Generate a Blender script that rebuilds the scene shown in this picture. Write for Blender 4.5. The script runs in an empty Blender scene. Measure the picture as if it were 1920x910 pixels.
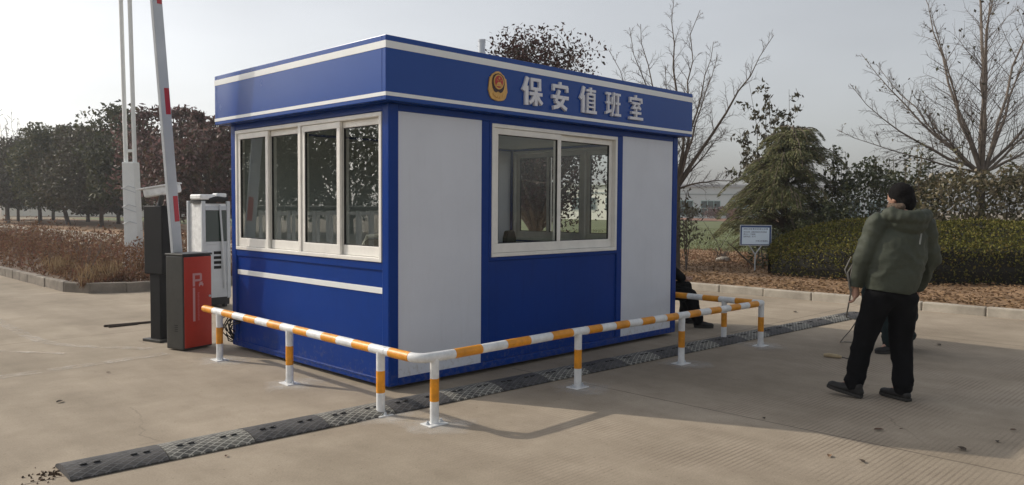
import bpy, bmesh, math, random
import numpy as np
from mathutils import Vector, Matrix, noise as mnoise
R = math.radians
SC = bpy.context.scene
COL = SC.collection

# ------------------------------------------------------------------ camera
CAM_H = 1.52
cd = bpy.data.cameras.new("camera")
cam = bpy.data.objects.new("camera", cd); COL.objects.link(cam)
cd.sensor_width = 36.0; cd.lens = 1479.67 / 1920 * 36
cd.clip_start = 0.05; cd.clip_end = 3000
_p, _r = 0.04597, 0.00677
_fw = Vector((0, math.cos(_p), -math.sin(_p))); _u0 = Vector((0, math.sin(_p), math.cos(_p))); _r0 = Vector((1, 0, 0))
_rt = math.cos(_r) * _r0 + math.sin(_r) * _u0; _up = -math.sin(_r) * _r0 + math.cos(_r) * _u0
cam.matrix_world = Matrix(((_rt.x, _up.x, -_fw.x, 0), (_rt.y, _up.y, -_fw.y, 0), (_rt.z, _up.z, -_fw.z, CAM_H), (0, 0, 0, 1)))
SC.camera = cam

# ------------------------------------------------------------------ world, sun, exposure
SUN_EL = R(33.5); SUN_AZ = math.atan2(-0.94, 0.34)      # direction TO the sun, clockwise from +Y
w = bpy.data.worlds.new("World"); SC.world = w; w.use_nodes = True
nt = w.node_tree; nt.nodes.clear()
sky = nt.nodes.new("ShaderNodeTexSky"); sky.sky_type = 'NISHITA'; sky.sun_disc = False
sky.sun_elevation = SUN_EL; sky.sun_rotation = SUN_AZ
sky.air_density = 1.0; sky.dust_density = 2.6; sky.ozone_density = 1.0; sky.altitude = 30
hs = nt.nodes.new("ShaderNodeHueSaturation"); hs.inputs["Saturation"].default_value = 0.24
bgn = nt.nodes.new("ShaderNodeBackground"); bgn.inputs["Strength"].default_value = 0.14
wo = nt.nodes.new("ShaderNodeOutputWorld")
nt.links.new(sky.outputs[0], hs.inputs["Color"]); _tc = nt.nodes.new("ShaderNodeTexCoord"); _nz = nt.nodes.new("ShaderNodeTexNoise"); _nz.inputs["Scale"].default_value = 2.2; _nz.inputs["Detail"].default_value = 4
_mp = nt.nodes.new("ShaderNodeMapping"); _mp.inputs["Scale"].default_value = (1, 1, 3.2); nt.links.new(_tc.outputs["Generated"], _mp.inputs[0]); nt.links.new(_mp.outputs[0], _nz.inputs["Vector"])
_mr = nt.nodes.new("ShaderNodeMapRange"); _mr.inputs["From Min"].default_value = .3; _mr.inputs["From Max"].default_value = .7; _mr.inputs["To Min"].default_value = .93; _mr.inputs["To Max"].default_value = 1.08; nt.links.new(_nz.outputs["Fac"], _mr.inputs["Value"])
_vm = nt.nodes.new("ShaderNodeVectorMath"); _vm.operation = 'SCALE'; nt.links.new(hs.outputs[0], _vm.inputs[0]); nt.links.new(_mr.outputs[0], _vm.inputs["Scale"])
nt.links.new(_vm.outputs[0], bgn.inputs[0]); nt.links.new(bgn.outputs[0], wo.inputs[0])
sl = bpy.data.lights.new("sun", 'SUN'); sl.energy = 2.6; sl.angle = R(0.6); sl.color = (1.0, 0.90, 0.76)
so = bpy.data.objects.new("sun", sl); COL.objects.link(so)
_sd = Vector((math.sin(SUN_AZ) * math.cos(SUN_EL), math.cos(SUN_AZ) * math.cos(SUN_EL), math.sin(SUN_EL)))
so.rotation_euler = _sd.to_track_quat('Z', 'Y').to_euler(); so.location = _sd * 60
SC.view_settings.view_transform = 'Standard'; SC.view_settings.look = 'None'
SC.view_settings.gamma = 1.0; SC.view_settings.use_curve_mapping = False
SC.view_settings.exposure = 0.1
SC.render.engine = 'CYCLES'
SC.cycles.max_bounces = 8; SC.cycles.transparent_max_bounces = 24

# ------------------------------------------------------------------ materials
def _new(name):
    m = bpy.data.materials.new(name); m.use_nodes = True
    n = m.node_tree; b = n.nodes["Principled BSDF"]
    return m, n, b

def mat(name, col, rough=0.6, var=0.0, scale=4.0, bump=0.0, bscale=40.0, metal=0.0, spec=0.5, coat=0.0, dirt=None):
    m, n, b = _new(name)
    b.inputs["Base Color"].default_value = (*col, 1); b.inputs["Roughness"].default_value = rough
    b.inputs["Metallic"].default_value = metal; b.inputs["Specular IOR Level"].default_value = spec
    b.inputs["Coat Weight"].default_value = coat
    tc = n.nodes.new("ShaderNodeTexCoord")
    if var > 0:
        nz = n.nodes.new("ShaderNodeTexNoise"); nz.inputs["Scale"].default_value = scale; nz.inputs["Detail"].default_value = 8; nz.inputs["Roughness"].default_value = .65
        n.links.new(tc.outputs["Object"], nz.inputs["Vector"])
        cr = n.nodes.new("ShaderNodeValToRGB")
        lo = dirt if dirt else tuple(c * (1 - var) for c in col)
        hi = tuple(min(1, c * (1 + var * .6)) for c in col)
        cr.color_ramp.elements[0].position = .3; cr.color_ramp.elements[0].color = (*lo, 1)
        cr.color_ramp.elements[1].position = .7; cr.color_ramp.elements[1].color = (*hi, 1)
        if dirt:
            cr.color_ramp.elements[0].position = .22; cr.color_ramp.elements[1].position = .5
        n.links.new(nz.outputs["Fac"], cr.inputs[0]); n.links.new(cr.outputs[0], b.inputs["Base Color"])
        mr = n.nodes.new("ShaderNodeMapRange"); mr.inputs["To Min"].default_value = min(1, rough + .12); mr.inputs["To Max"].default_value = max(.05, rough - .08)
        n.links.new(nz.outputs["Fac"], mr.inputs["Value"]); n.links.new(mr.outputs[0], b.inputs["Roughness"])
    if bump > 0:
        nb = n.nodes.new("ShaderNodeTexNoise"); nb.inputs["Scale"].default_value = bscale; nb.inputs["Detail"].default_value = 4
        n.links.new(tc.outputs["Object"], nb.inputs["Vector"])
        bp = n.nodes.new("ShaderNodeBump"); bp.inputs["Strength"].default_value = bump; bp.inputs["Distance"].default_value = .01
        n.links.new(nb.outputs["Fac"], bp.inputs["Height"]); n.links.new(bp.outputs[0], b.inputs["Normal"])
    return m

def leafmat(name, cols, trans=0.25, rough=0.6, spec=0.25):
    """colour differs from leaf to leaf"""
    m, n, b = _new(name)
    g = n.nodes.new("ShaderNodeNewGeometry"); cr = n.nodes.new("ShaderNodeValToRGB")
    e = cr.color_ramp.elements
    e[0].color = (*cols[0], 1); e[1].color = (*cols[-1], 1)
    for i, c in enumerate(cols[1:-1]):
        x = e.new((i + 1) / (len(cols) - 1)); x.color = (*c, 1)
    n.links.new(g.outputs["Random Per Island"], cr.inputs[0]); n.links.new(cr.outputs[0], b.inputs["Base Color"])
    b.inputs["Roughness"].default_value = rough; b.inputs["Specular IOR Level"].default_value = spec
    if trans > 0:
        t = n.nodes.new("ShaderNodeBsdfTranslucent"); n.links.new(cr.outputs[0], t.inputs[0])
        mx = n.nodes.new("ShaderNodeMixShader"); mx.inputs[0].default_value = trans
        o = n.nodes["Material Output"]
        n.links.new(b.outputs[0], mx.inputs[1]); n.links.new(t.outputs[0], mx.inputs[2]); n.links.new(mx.outputs[0], o.inputs[0])
    return m

def glassmat(name, tint=(.86, .90, .88), base=.19):
    m = bpy.data.materials.new(name); m.use_nodes = True
    n = m.node_tree; n.nodes.clear()
    tr = n.nodes.new("ShaderNodeBsdfTransparent"); tr.inputs[0].default_value = (*tint, 1)
    gl = n.nodes.new("ShaderNodeBsdfGlossy"); gl.inputs["Roughness"].default_value = 0.01; gl.inputs[0].default_value = (.95, .97, .96, 1)
    lw = n.nodes.new("ShaderNodeLayerWeight"); lw.inputs["Blend"].default_value = .5
    pw = n.nodes.new("ShaderNodeMath"); pw.operation = 'POWER'; pw.inputs[1].default_value = 5; n.links.new(lw.outputs["Facing"], pw.inputs[0])
    ml = n.nodes.new("ShaderNodeMath"); ml.operation = 'MULTIPLY_ADD'; ml.inputs[1].default_value = .95; ml.inputs[2].default_value = base; ml.use_clamp = True
    mx = n.nodes.new("ShaderNodeMixShader"); o = n.nodes.new("ShaderNodeOutputMaterial")
    n.links.new(pw.outputs[0], ml.inputs[0]); n.links.new(ml.outputs[0], mx.inputs[0])
    n.links.new(tr.outputs[0], mx.inputs[1]); n.links.new(gl.outputs[0], mx.inputs[2]); n.links.new(mx.outputs[0], o.inputs[0])
    return m

M = {}
M['blue'] = mat("blue_paint", (.0015, .036, .225), .3, .14, 1.1, .10, 3, spec=.16)
M['bluesheet'] = mat("blue_fascia_sheet", (.003, .052, .28), .22, .06, 1.3, .05, 2.5, spec=.24)
M['stripe'] = mat("white_stripe", (.78, .80, .80), .45, .05, 3)
M['panel'] = mat("white_panel", (.64, .67, .735), .42, .07, 1.1, .10, 2.5)
M['pvc'] = mat("white_window_frame", (.80, .78, .73), .4, .10, 6)
M['gasket'] = mat("black_gasket", (.012, .012, .012), .7)
M['glass'] = glassmat("side_window_glass")
M['glassf'] = glassmat("clear_window_glass", (.93, .95, .94), .05)
def wallmat(m, streak=(.80, .79, .77), amt=.45, splash=(.30, .25, .19), sp=.35):
    n = m.node_tree; L = n.links.new; b = n.nodes["Principled BSDF"]; src = b.inputs["Base Color"].links[0].from_socket
    tc = n.nodes.new("ShaderNodeTexCoord"); mp = n.nodes.new("ShaderNodeMapping"); mp.inputs["Scale"].default_value = (5, 5, .35); L(tc.outputs["Object"], mp.inputs[0])
    nz = n.nodes.new("ShaderNodeTexNoise"); nz.inputs["Scale"].default_value = 3; nz.inputs["Detail"].default_value = 6; nz.inputs["Roughness"].default_value = .65; L(mp.outputs[0], nz.inputs["Vector"])
    mr = n.nodes.new("ShaderNodeMapRange"); mr.inputs["From Min"].default_value = .55; mr.inputs["From Max"].default_value = .75; mr.inputs["To Max"].default_value = amt; L(nz.outputs["Fac"], mr.inputs["Value"])
    mx = n.nodes.new("ShaderNodeMix"); mx.data_type = 'RGBA'; mx.blend_type = 'MULTIPLY'; L(mr.outputs[0], mx.inputs["Factor"]); L(src, mx.inputs["A"]); mx.inputs["B"].default_value = (*streak, 1)
    # splashed mud: spots, only low on the sheet
    n2 = n.nodes.new("ShaderNodeTexNoise"); n2.inputs["Scale"].default_value = 22; n2.inputs["Detail"].default_value = 5; n2.inputs["Roughness"].default_value = .7; L(tc.outputs["Object"], n2.inputs["Vector"])
    sx = n.nodes.new("ShaderNodeSeparateXYZ"); L(tc.outputs["Object"], sx.inputs[0])
    hz_ = n.nodes.new("ShaderNodeMapRange"); hz_.inputs["From Min"].default_value = .05; hz_.inputs["From Max"].default_value = .55; hz_.inputs["To Min"].default_value = .12; hz_.inputs["To Max"].default_value = -.12; L(sx.outputs["Z"], hz_.inputs["Value"])
    ad = n.nodes.new("ShaderNodeMath"); ad.operation = 'ADD'; L(n2.outputs["Fac"], ad.inputs[0]); L(hz_.outputs[0], ad.inputs[1])
    m2 = n.nodes.new("ShaderNodeMapRange"); m2.inputs["From Min"].default_value = .58; m2.inputs["From Max"].default_value = .72; m2.inputs["To Max"].default_value = sp; L(ad.outputs[0], m2.inputs["Value"])
    m3 = n.nodes.new("ShaderNodeMix"); m3.data_type = 'RGBA'; L(m2.outputs[0], m3.inputs["Factor"]); L(mx.outputs["Result"], m3.inputs["A"]); m3.inputs["B"].default_value = (*splash, 1)
    L(m3.outputs["Result"], b.inputs["Base Color"])
wallmat(M['panel'], (.86, .855, .84), .3); wallmat(M['blue'], (.7, .75, .8), .5, (.20, .18, .16), .22)
M['roof'] = mat("roof_sheet", (.45, .46, .47), .6, .2, 2)
M['inner'] = mat("inner_wall", (.46, .50, .47), .7, .08, 2)
M['innerfloor'] = mat("inner_floor", (.09, .07, .06), .6, .3, 5)
M['white'] = mat("white_enamel", (.76, .77, .77), .38, .22, 11, .06, 30)
M['mast'] = mat("mast_white", (.80, .82, .80), .45, .06, 3)
M['yellow'] = mat("yellow_enamel", (.76, .30, .012), .42, .30, 11, .06, 30)
M['red'] = mat("red_panel", (.52, .045, .02), .42, .12, 3)
M['red2'] = mat("red_reflector", (.45, .02, .03), .4)
M['blackmetal'] = mat("black_metal", (.035, .034, .030), .45, .3, 5)
M['darkbox'] = mat("dark_box", (.010, .010, .011), .55, .2, 4, spec=.2)
M['letter'] = mat("letter_face", (.70, .71, .76), .5, .06, 8)
M['pinkprint'] = mat("pale_print", (.62, .34, .33), .5)
M['pinkprint2'] = mat("faint_print", (.60, .14, .13), .5)
M['gold'] = mat("gold_badge", (.62, .36, .10), .4, .2, 20, metal=.25)
M['badgered'] = mat("badge_red", (.42, .02, .02), .45)
M['badgedark'] = mat("badge_dark", (.03, .008, .01), .5)
M['steel'] = mat("grey_alloy", (.50, .53, .56), .42, .08, 3)
M['cable'] = mat("black_cable", (.014, .014, .014), .6)
M['rubber'] = mat("black_rubber", (.02, .02, .02), .7)
M['grey'] = mat("weathered_concrete", (.34, .31, .27), .85, .3, 3, .4, 25)
M['kerb'] = mat("kerb_stone", (.40, .36, .30), .88, .35, 2.2, .5, 30)
M['darkkerb'] = mat("dark_kerb_stone", (.23, .20, .165), .88, .4, 3, .5, 30)
M['bark'] = mat("bark", (.11, .085, .065), .9, .35, 6, .6, 30)
M['palebark'] = mat("pale_bark", (.20, .165, .135), .9, .35, 5, .4, 25)
M['twig'] = mat("twig", (.105, .085, .075), .9, .2, 5)
M['soil'] = mat("soil", (.13, .085, .055), .95, .5, 1.6, .8, 18)
M['skin'] = mat("skin", (.42, .24, .17), .55, .08, 12)
M['jacket'] = mat("olive_jacket", (.044, .052, .035), .72, .25, 5, .25, 60)
M['fur'] = mat("tan_collar", (.12, .085, .06), .9, .4, 60, .8, 120)
M['trousers'] = mat("black_trousers", (.006, .006, .007), .9, .2, 8, spec=.12)
M['teal'] = mat("dark_teal_cloth", (.014, .024, .025), .9, .2, 8, spec=.15)
M['hair'] = mat("black_hair", (.007, .006, .006), .85, .3, 60, .9, 140, spec=.15)
M['shoe'] = mat("dark_shoe", (.013, .012, .011), .65, .3, 20)
M['sole'] = mat("shoe_sole", (.03, .028, .025), .8)
M['paint'] = mat("faded_line", (.62, .57, .50), .9)
M['eye'] = mat("eye", (.5, .5, .5), .2)
M['signblue'] = mat("sign_blue", (.03, .07, .20), .5)
M['signface'] = mat("sign_face", (.70, .83, .95), .5, .05, 5)
M['ink'] = mat("sign_ink", (.03, .05, .14), .6)
M['screen'] = mat("dark_green_screen", (.012, .028, .022), .12)
M['straw'] = mat("rusty_rod", (.06, .045, .035), .8, .3, 10)

# ------------------------------------------------------------------ mesh helpers
class MB:
    def __init__(s): s.v = []; s.f = []; s.m = []
    def add(s, vs, fs, mi=0):
        o = len(s.v); s.v.extend([tuple(x) for x in vs]); s.f.extend([tuple(i + o for i in f) for f in fs]); s.m.extend([mi] * len(fs)); return s
    def box(s, x0, x1, y0, y1, z0, z1, mi=0):
        vs = [(x0, y0, z0), (x1, y0, z0), (x1, y1, z0), (x0, y1, z0), (x0, y0, z1), (x1, y0, z1), (x1, y1, z1), (x0, y1, z1)]
        return s.add(vs, [(0, 3, 2, 1), (4, 5, 6, 7), (0, 1, 5, 4), (1, 2, 6, 5), (2, 3, 7, 6), (3, 0, 4, 7)], mi)
    def obox(s, c, ax, ay, az, hx, hy, hz, mi=0):
        c = Vector(c); ax = Vector(ax).normalized() * hx; ay = Vector(ay).normalized() * hy; az = Vector(az).normalized() * hz
        vs = [c + sx * ax + sy * ay + sz * az for sz in (-1, 1) for sx, sy in ((-1, -1), (1, -1), (1, 1), (-1, 1))]
        return s.add(vs, [(0, 3, 2, 1), (4, 5, 6, 7), (0, 1, 5, 4), (1, 2, 6, 5), (2, 3, 7, 6), (3, 0, 4, 7)], mi)
    def prism(s, poly, f0, f1, mi=0):
        """poly: list of 2D points; f0,f1 map a 2D point to 3D (bottom, top)"""
        n = len(poly); vs = [f0(p) for p in poly] + [f1(p) for p in poly]
        fs = [tuple(range(n - 1, -1, -1)), tuple(range(n, 2 * n))] + [(i, (i + 1) % n, n + (i + 1) % n, n + i) for i in range(n)]
        return s.add(vs, fs, mi)
    def tube(s, pts, rad, n=8, mi=0, caps=True):
        pts = [Vector(p) for p in pts]; k = len(pts)
        if not hasattr(rad, '__len__'): rad = [rad] * k
        vs = []; ref = None
        for i, p in enumerate(pts):
            t = (pts[min(i + 1, k - 1)] - pts[max(i - 1, 0)])
            if t.length < 1e-9: t = Vector((0, 0, 1))
            t.normalize()
            if ref is None: ref = t.orthogonal().normalized()
            else:
                ref = ref - t * ref.dot(t)
                ref = ref.normalized() if ref.length > 1e-6 else t.orthogonal().normalized()
            b = t.cross(ref)
            for j in range(n):
                a = 2 * math.pi * j / n
                vs.append(p + (ref * math.cos(a) + b * math.sin(a)) * rad[i])
        fs = [(i * n + j, i * n + (j + 1) % n, (i + 1) * n + (j + 1) % n, (i + 1) * n + j) for i in range(k - 1) for j in range(n)]
        if caps: fs += [tuple(range(n - 1, -1, -1)), tuple(range((k - 1) * n, k * n))]
        return s.add(vs, fs, mi)
    def cyl(s, c, r, z0, z1, n=20, mi=0):
        return s.tube([(c[0], c[1], z0), (c[0], c[1], z1)], r, n, mi)
    def build(s, name, mats, parent=None, smooth=False, bevel=0.0):
        me = bpy.data.meshes.new(name); me.from_pydata(s.v, [], s.f)
        mats = mats if isinstance(mats, (list, tuple)) else [mats]
        for m in mats: me.materials.append(m)
        me.polygons.foreach_set("material_index", s.m)
        if smooth: me.polygons.foreach_set("use_smooth", [True] * len(s.f))
        me.update()
        o = bpy.data.objects.new(name, me); COL.objects.link(o)
        if parent: o.parent = parent
        if smooth: me.set_sharp_from_angle(angle=R(40))
        if bevel > 0:
            b = o.modifiers.new("bevel", 'BEVEL'); b.width = bevel; b.segments = 2; b.limit_method = 'ANGLE'; b.angle_limit = R(40)
        return o

def tag(o, label=None, cat=None, group=None, kind=None):
    if label: o['label'] = label
    if cat: o['category'] = cat
    if group: o['group'] = group
    if kind: o['kind'] = kind
    return o
def empty(name, loc=(0, 0, 0), rz=0.0, label=None, cat=None, group=None):
    o = bpy.data.objects.new(name, None); COL.objects.link(o); o.location = loc; o.rotation_euler = (0, 0, rz)
    return tag(o, label, cat, group)
def copy_tree(o, parent=None):
    c = o.copy(); COL.objects.link(c)
    if parent: c.parent = parent
    for ch in list(o.children): copy_tree(ch, c)
    return c
def quads(name, C, A, B, mats, parent=None, mi=None):
    """many separate leaf-sized diamonds: centre C, half axes A and B (numpy n x 3)"""
    n = len(C); V = np.empty((n, 4, 3), np.float32)
    V[:, 0] = C - A; V[:, 1] = C - B; V[:, 2] = C + A; V[:, 3] = C + B
    me = bpy.data.meshes.new(name); me.vertices.add(4 * n); me.vertices.foreach_set("co", V.ravel())
    me.loops.add(4 * n); me.loops.foreach_set("vertex_index", np.arange(4 * n, dtype=np.int32))
    me.polygons.add(n); me.polygons.foreach_set("loop_start", np.arange(0, 4 * n, 4, dtype=np.int32))
    mats = mats if isinstance(mats, (list, tuple)) else [mats]
    for m in mats: me.materials.append(m)
    if mi is not None: me.polygons.foreach_set("material_index", np.asarray(mi, np.int32))
    me.update(); me.validate()
    o = bpy.data.objects.new(name, me); COL.objects.link(o)
    if parent: o.parent = parent
    return o
def unit(a): return a / (np.linalg.norm(a, axis=1, keepdims=True) + 1e-9)
def rand_axes(rng, n, L, W, droop=0.0):
    d = rng.normal(size=(n, 3)); d[:, 2] -= droop; d = unit(d)
    e = unit(np.cross(d, rng.normal(size=(n, 3))))
    return d * (L * rng.uniform(.6, 1.3, (n, 1))), e * (W * rng.uniform(.6, 1.3, (n, 1)))

# world frame of the kiosk and the lanes: u along the kiosk's front, v back from it
YAW = 0.7911
OX, OY = -0.9947, 6.3722
UX, UY = math.cos(YAW), math.sin(YAW)
def W2(u, v): return (OX + UX * u - UY * v, OY + UY * u + UX * v)
def W3(u, v, z=0.0): return (*W2(u, v), z)
def AX(px, d): return (px - 960) / 1479.67 * d          # lateral metres of a picture column at distance d

# ------------------------------------------------------------------ ground, lanes, beds
def sheet(name, pts, z, m, sub=None, kind='structure', amp=0.0, thick=None):
    bm = bmesh.new(); vs = [bm.verts.new((x, y, z)) for x, y in pts]; bm.faces.new(vs)
    if sub:
        bmesh.ops.triangulate(bm, faces=bm.faces[:]); bmesh.ops.subdivide_edges(bm, edges=bm.edges[:], cuts=sub, use_grid_fill=True)
        for vv in bm.verts:
            if not vv.is_boundary: vv.co.z += amp * (mnoise.noise(vv.co * .7) + .5 * mnoise.noise(vv.co * 2.1) + .25)
    me = bpy.data.meshes.new(name); bm.normal_update(); bm.to_mesh(me); bm.free()
    if me.polygons[0].normal.z < 0: me.flip_normals()
    me.materials.append(m); o = bpy.data.objects.new(name, me); COL.objects.link(o); o['kind'] = kind
    return o

def concrete():
    m, n, b = _new("road_concrete"); L = n.links.new
    tc = n.nodes.new("ShaderNodeTexCoord")
    mp = n.nodes.new("ShaderNodeMapping"); mp.inputs["Location"].default_value = (0, 0, 0); mp.inputs["Rotation"].default_value = (0, 0, -YAW)
    L(tc.outputs["Object"], mp.inputs[0])       # x=u, y=v (unshifted)
    def noise(sc, det=6, ro=.6, vec=mp.outputs[0]):
        z = n.nodes.new("ShaderNodeTexNoise"); z.inputs["Scale"].default_value = sc; z.inputs["Detail"].default_value = det; z.inputs["Roughness"].default_value = ro
        L(vec, z.inputs["Vector"]); return z.outputs["Fac"]
    def ramp(f, a, b_, pa=.3, pb=.7):
        r = n.nodes.new("ShaderNodeValToRGB"); r.color_ramp.elements[0].color = (*a, 1); r.color_ramp.elements[1].color = (*b_, 1)
        r.color_ramp.elements[0].position = pa; r.color_ramp.elements[1].position = pb; L(f, r.inputs[0]); return r.outputs[0]
    def mixc(f, a, b_, mode='MIX'):
        x = n.nodes.new("ShaderNodeMix"); x.data_type = 'RGBA'; x.blend_type = mode
        if hasattr(f, 'links'): L(f, x.inputs["Factor"])
        else: x.inputs["Factor"].default_value = f
        L(a, x.inputs["A"])
        if hasattr(b_, 'links'): L(b_, x.inputs["B"])
        else: x.inputs["B"].default_value = (*b_, 1)
        return x.outputs["Result"]
    c = ramp(noise(.45, 8, .62), (.31, .262, .20), (.425, .362, .285), .32, .68)
    c = mixc(.5, c, ramp(noise(2.6, 10, .7), (.62, .60, .58), (1.12, 1.12, 1.12)), 'MULTIPLY')
    c = mixc(.55, c, ramp(noise(90, 3, .7), (.72, .72, .72), (1.2, 1.2, 1.2), .3, .7), 'MULTIPLY')
    # streaky tyre dust along the lane (v)
    mp2 = n.nodes.new("ShaderNodeMapping"); mp2.inputs["Scale"].default_value = (1.6, .16, 1); L(mp.outputs[0], mp2.inputs[0])
    c = mixc(.35, c, ramp(noise(1.5, 6, .6, mp2.outputs[0]), (.70, .68, .66), (1.12, 1.12, 1.12), .35, .65), 'MULTIPLY')
    # stains of their own shape
    st = ramp(noise(.9, 3, .5), (1, 1, 1), (.55, .53, .52), .60, .74)
    c = mixc(.45, c, st, 'MULTIPLY')
    # cracks and grit
    vo = n.nodes.new("ShaderNodeTexVoronoi"); vo.feature = 'DISTANCE_TO_EDGE'; vo.inputs["Scale"].default_value = .33
    dv = n.nodes.new("ShaderNodeTexNoise"); dv.inputs["Scale"].default_value = 1.7; dv.inputs["Detail"].default_value = 6; L(mp.outputs[0], dv.inputs["Vector"])
    dm = n.nodes.new("ShaderNodeVectorMath"); dm.operation = 'SCALE'; dm.inputs["Scale"].default_value = .55; L(dv.outputs["Color"], dm.inputs[0])
    da = n.nodes.new("ShaderNodeVectorMath"); da.operation = 'ADD'; L(mp.outputs[0], da.inputs[0]); L(dm.outputs[0], da.inputs[1]); L(da.outputs[0], vo.inputs["Vector"])
    ck = n.nodes.new("ShaderNodeMapRange"); ck.inputs["From Min"].default_value = .0035; ck.inputs["From Max"].default_value = 0; L(vo.outputs["Distance"], ck.inputs["Value"])
    ckm = n.nodes.new("ShaderNodeMath"); ckm.operation = 'MULTIPLY'; L(ck.outputs[0], ckm.inputs[0]); L(ramp(noise(.6, 2), (0, 0, 0), (.35, .35, .35), .52, .62), ckm.inputs[1])
    c = mixc(ckm.outputs[0], c, (.09, .07, .055))
    c = mixc(.6, c, ramp(noise(38, 2, .5), (.55, .5, .45), (1, 1, 1), .26, .34), 'MULTIPLY')
    c = mixc(.5, c, ramp(noise(.22, 4, .5), (.80, .79, .78), (1.1, 1.1, 1.1), .38, .6), 'MULTIPLY')
    # broom grooves run along u, spaced in v, only on the near slabs, worn away in patches
    sx = n.nodes.new("ShaderNodeSeparateXYZ"); L(mp.outputs[0], sx.inputs[0])
    wv = n.nodes.new("ShaderNodeTexWave"); wv.wave_type = 'BANDS'; wv.bands_direction = 'Y'; wv.inputs["Scale"].default_value = 8.8
    wv.inputs["Distortion"].default_value = .55; wv.inputs["Detail"].default_value = 2; wv.inputs["Detail Scale"].default_value = 1.3
    L(mp.outputs[0], wv.inputs["Vector"])
    mask = n.nodes.new("ShaderNodeMapRange"); mask.inputs["From Min"].default_value = -OX * UY * 0 + (-OX * 0); 
    v0 = -OX * 0  # shift of v: v = y' - (UX*OY - UY*OX)
    vs = UX * OY - UY * OX
    mask.inputs["From Min"].default_value = vs - .8; mask.inputs["From Max"].default_value = vs - 1.9
    L(sx.outputs["Y"], mask.inputs["Value"])
    us = UX * OX + UY * OY
    mask2 = n.nodes.new("ShaderNodeMapRange"); mask2.inputs["From Min"].default_value = us - 1.2; mask2.inputs["From Max"].default_value = us + .2
    L(sx.outputs["X"], mask2.inputs["Value"])
    mm = n.nodes.new("ShaderNodeMath"); mm.operation = 'MULTIPLY'; L(mask.outputs[0], mm.inputs[0]); L(mask2.outputs[0], mm.inputs[1])
    worn = ramp(noise(1.1, 5, .6), (.0, .0, .0), (1, 1, 1), .42, .66)
    m3 = n.nodes.new("ShaderNodeMath"); m3.operation = 'MULTIPLY'; L(mm.outputs[0], m3.inputs[0]); L(worn, m3.inputs[1])
    gro = n.nodes.new("ShaderNodeMath"); gro.operation = 'MULTIPLY'; L(m3.outputs[0], gro.inputs[0]); L(ramp(wv.outputs["Fac"], (1, 1, 1), (0, 0, 0), .1, .45), gro.inputs[1])
    g2 = n.nodes.new("ShaderNodeMath"); g2.operation = 'MULTIPLY'; L(gro.outputs[0], g2.inputs[0]); g2.inputs[1].default_value = .5
    c = mixc(g2.outputs[0], c, (.14, .105, .08))
    # slab joints
    def joint(axis, pos, wid=.012):
        d = n.nodes.new("ShaderNodeMath"); d.operation = 'SUBTRACT'; L(sx.outputs[axis], d.inputs[0]); d.inputs[1].default_value = pos
        wob = n.nodes.new("ShaderNodeMath"); wob.operation = 'MULTIPLY_ADD'; L(noise(3, 3), wob.inputs[0]); wob.inputs[1].default_value = .03; L(d.outputs[0], wob.inputs[2])
        a = n.nodes.new("ShaderNodeMath"); a.operation = 'ABSOLUTE'; L(wob.outputs[0], a.inputs[0])
        r = n.nodes.new("ShaderNodeMapRange"); r.inputs["From Min"].default_value = wid; r.inputs["From Max"].default_value = 0; L(a.outputs[0], r.inputs["Value"])
        return r.outputs[0]
    js = [joint("X", us + q) for q in (1.42, -3.4, 6.4, -8.2)] + [joint("Y", vs + q) for q in (-.36, 4.6, 9.5, -5.3)]
    acc = js[0]
    for j in js[1:]:
        x = n.nodes.new("ShaderNodeMath"); x.operation = 'MAXIMUM'; L(acc, x.inputs[0]); L(j, x.inputs[1]); acc = x.outputs[0]
    jj = n.nodes.new("ShaderNodeMath"); jj.operation = 'MULTIPLY'; L(acc, jj.inputs[0]); jj.inputs[1].default_value = .75
    c = mixc(jj.outputs[0], c, (.07, .055, .045))
    L(c, b.inputs["Base Color"]); b.inputs["Roughness"].default_value = .88; b.inputs["Specular IOR Level"].default_value = .25
    h = n.nodes.new("ShaderNodeMath"); h.operation = 'MULTIPLY_ADD'; L(gro.outputs[0], h.inputs[0]); h.inputs[1].default_value = -1.2; L(noise(70, 5), h.inputs[2])
    h2 = n.nodes.new("ShaderNodeMath"); h2.operation = 'MULTIPLY_ADD'; L(acc, h2.inputs[0]); h2.inputs[1].default_value = -2; L(h.outputs[0], h2.inputs[2])
    bp = n.nodes.new("ShaderNodeBump"); bp.inputs["Strength"].default_value = .35; bp.inputs["Distance"].default_value = .004
    L(h2.outputs[0], bp.inputs["Height"]); L(bp.outputs[0], b.inputs["Normal"])
    return m
M['concrete'] = concrete()
M['field'] = mat("dry_field", (.20, .155, .095), .95, .4, .12, .5, 3)
M['lawn'] = mat("lawn_green", (.105, .125, .038), .95, .35, .35, .5, 14)
M['litterbed'] = mat("litter_soil", (.30, .185, .10), .95, .45, 1.3, .8, 22)
M['redfield'] = mat("reddish_weeds", (.24, .12, .075), .95, .4, .5, .5, 5)

def uvp(*ps): return [W2(a, b) for a, b in ps]
g = sheet("ground", [(-260, -120), (260, -120), (260, 420), (-260, 420)], -.04, M['field'])
sheet("road", uvp((-70, -60), (8.85, -60), (8.85, 95), (-70, 95)), 0.0, M['concrete'])
isl = uvp((1.15, 9.05), (4.3, 9.05), (4.6, 9.6), (4.6, 62), (.42, 62), (.42, 9.9), (.62, 9.35))
sheet("island_soil", isl, .13, M['soil'], 18, amp=.07)
rb = uvp((8.95, -14), (19.5, -14), (19.5, 75), (8.95, 75))
sheet("verge_soil", rb, .10, M['litterbed'], 30, amp=.06)
sheet("lawn", uvp((19.5, -20), (70, -20), (70, 80), (19.5, 80)), .085, M['lawn'])
sheet("far_weeds", uvp((70, -20), (88, -20), (88, 80), (70, 80)), .12, M['redfield'])

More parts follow.
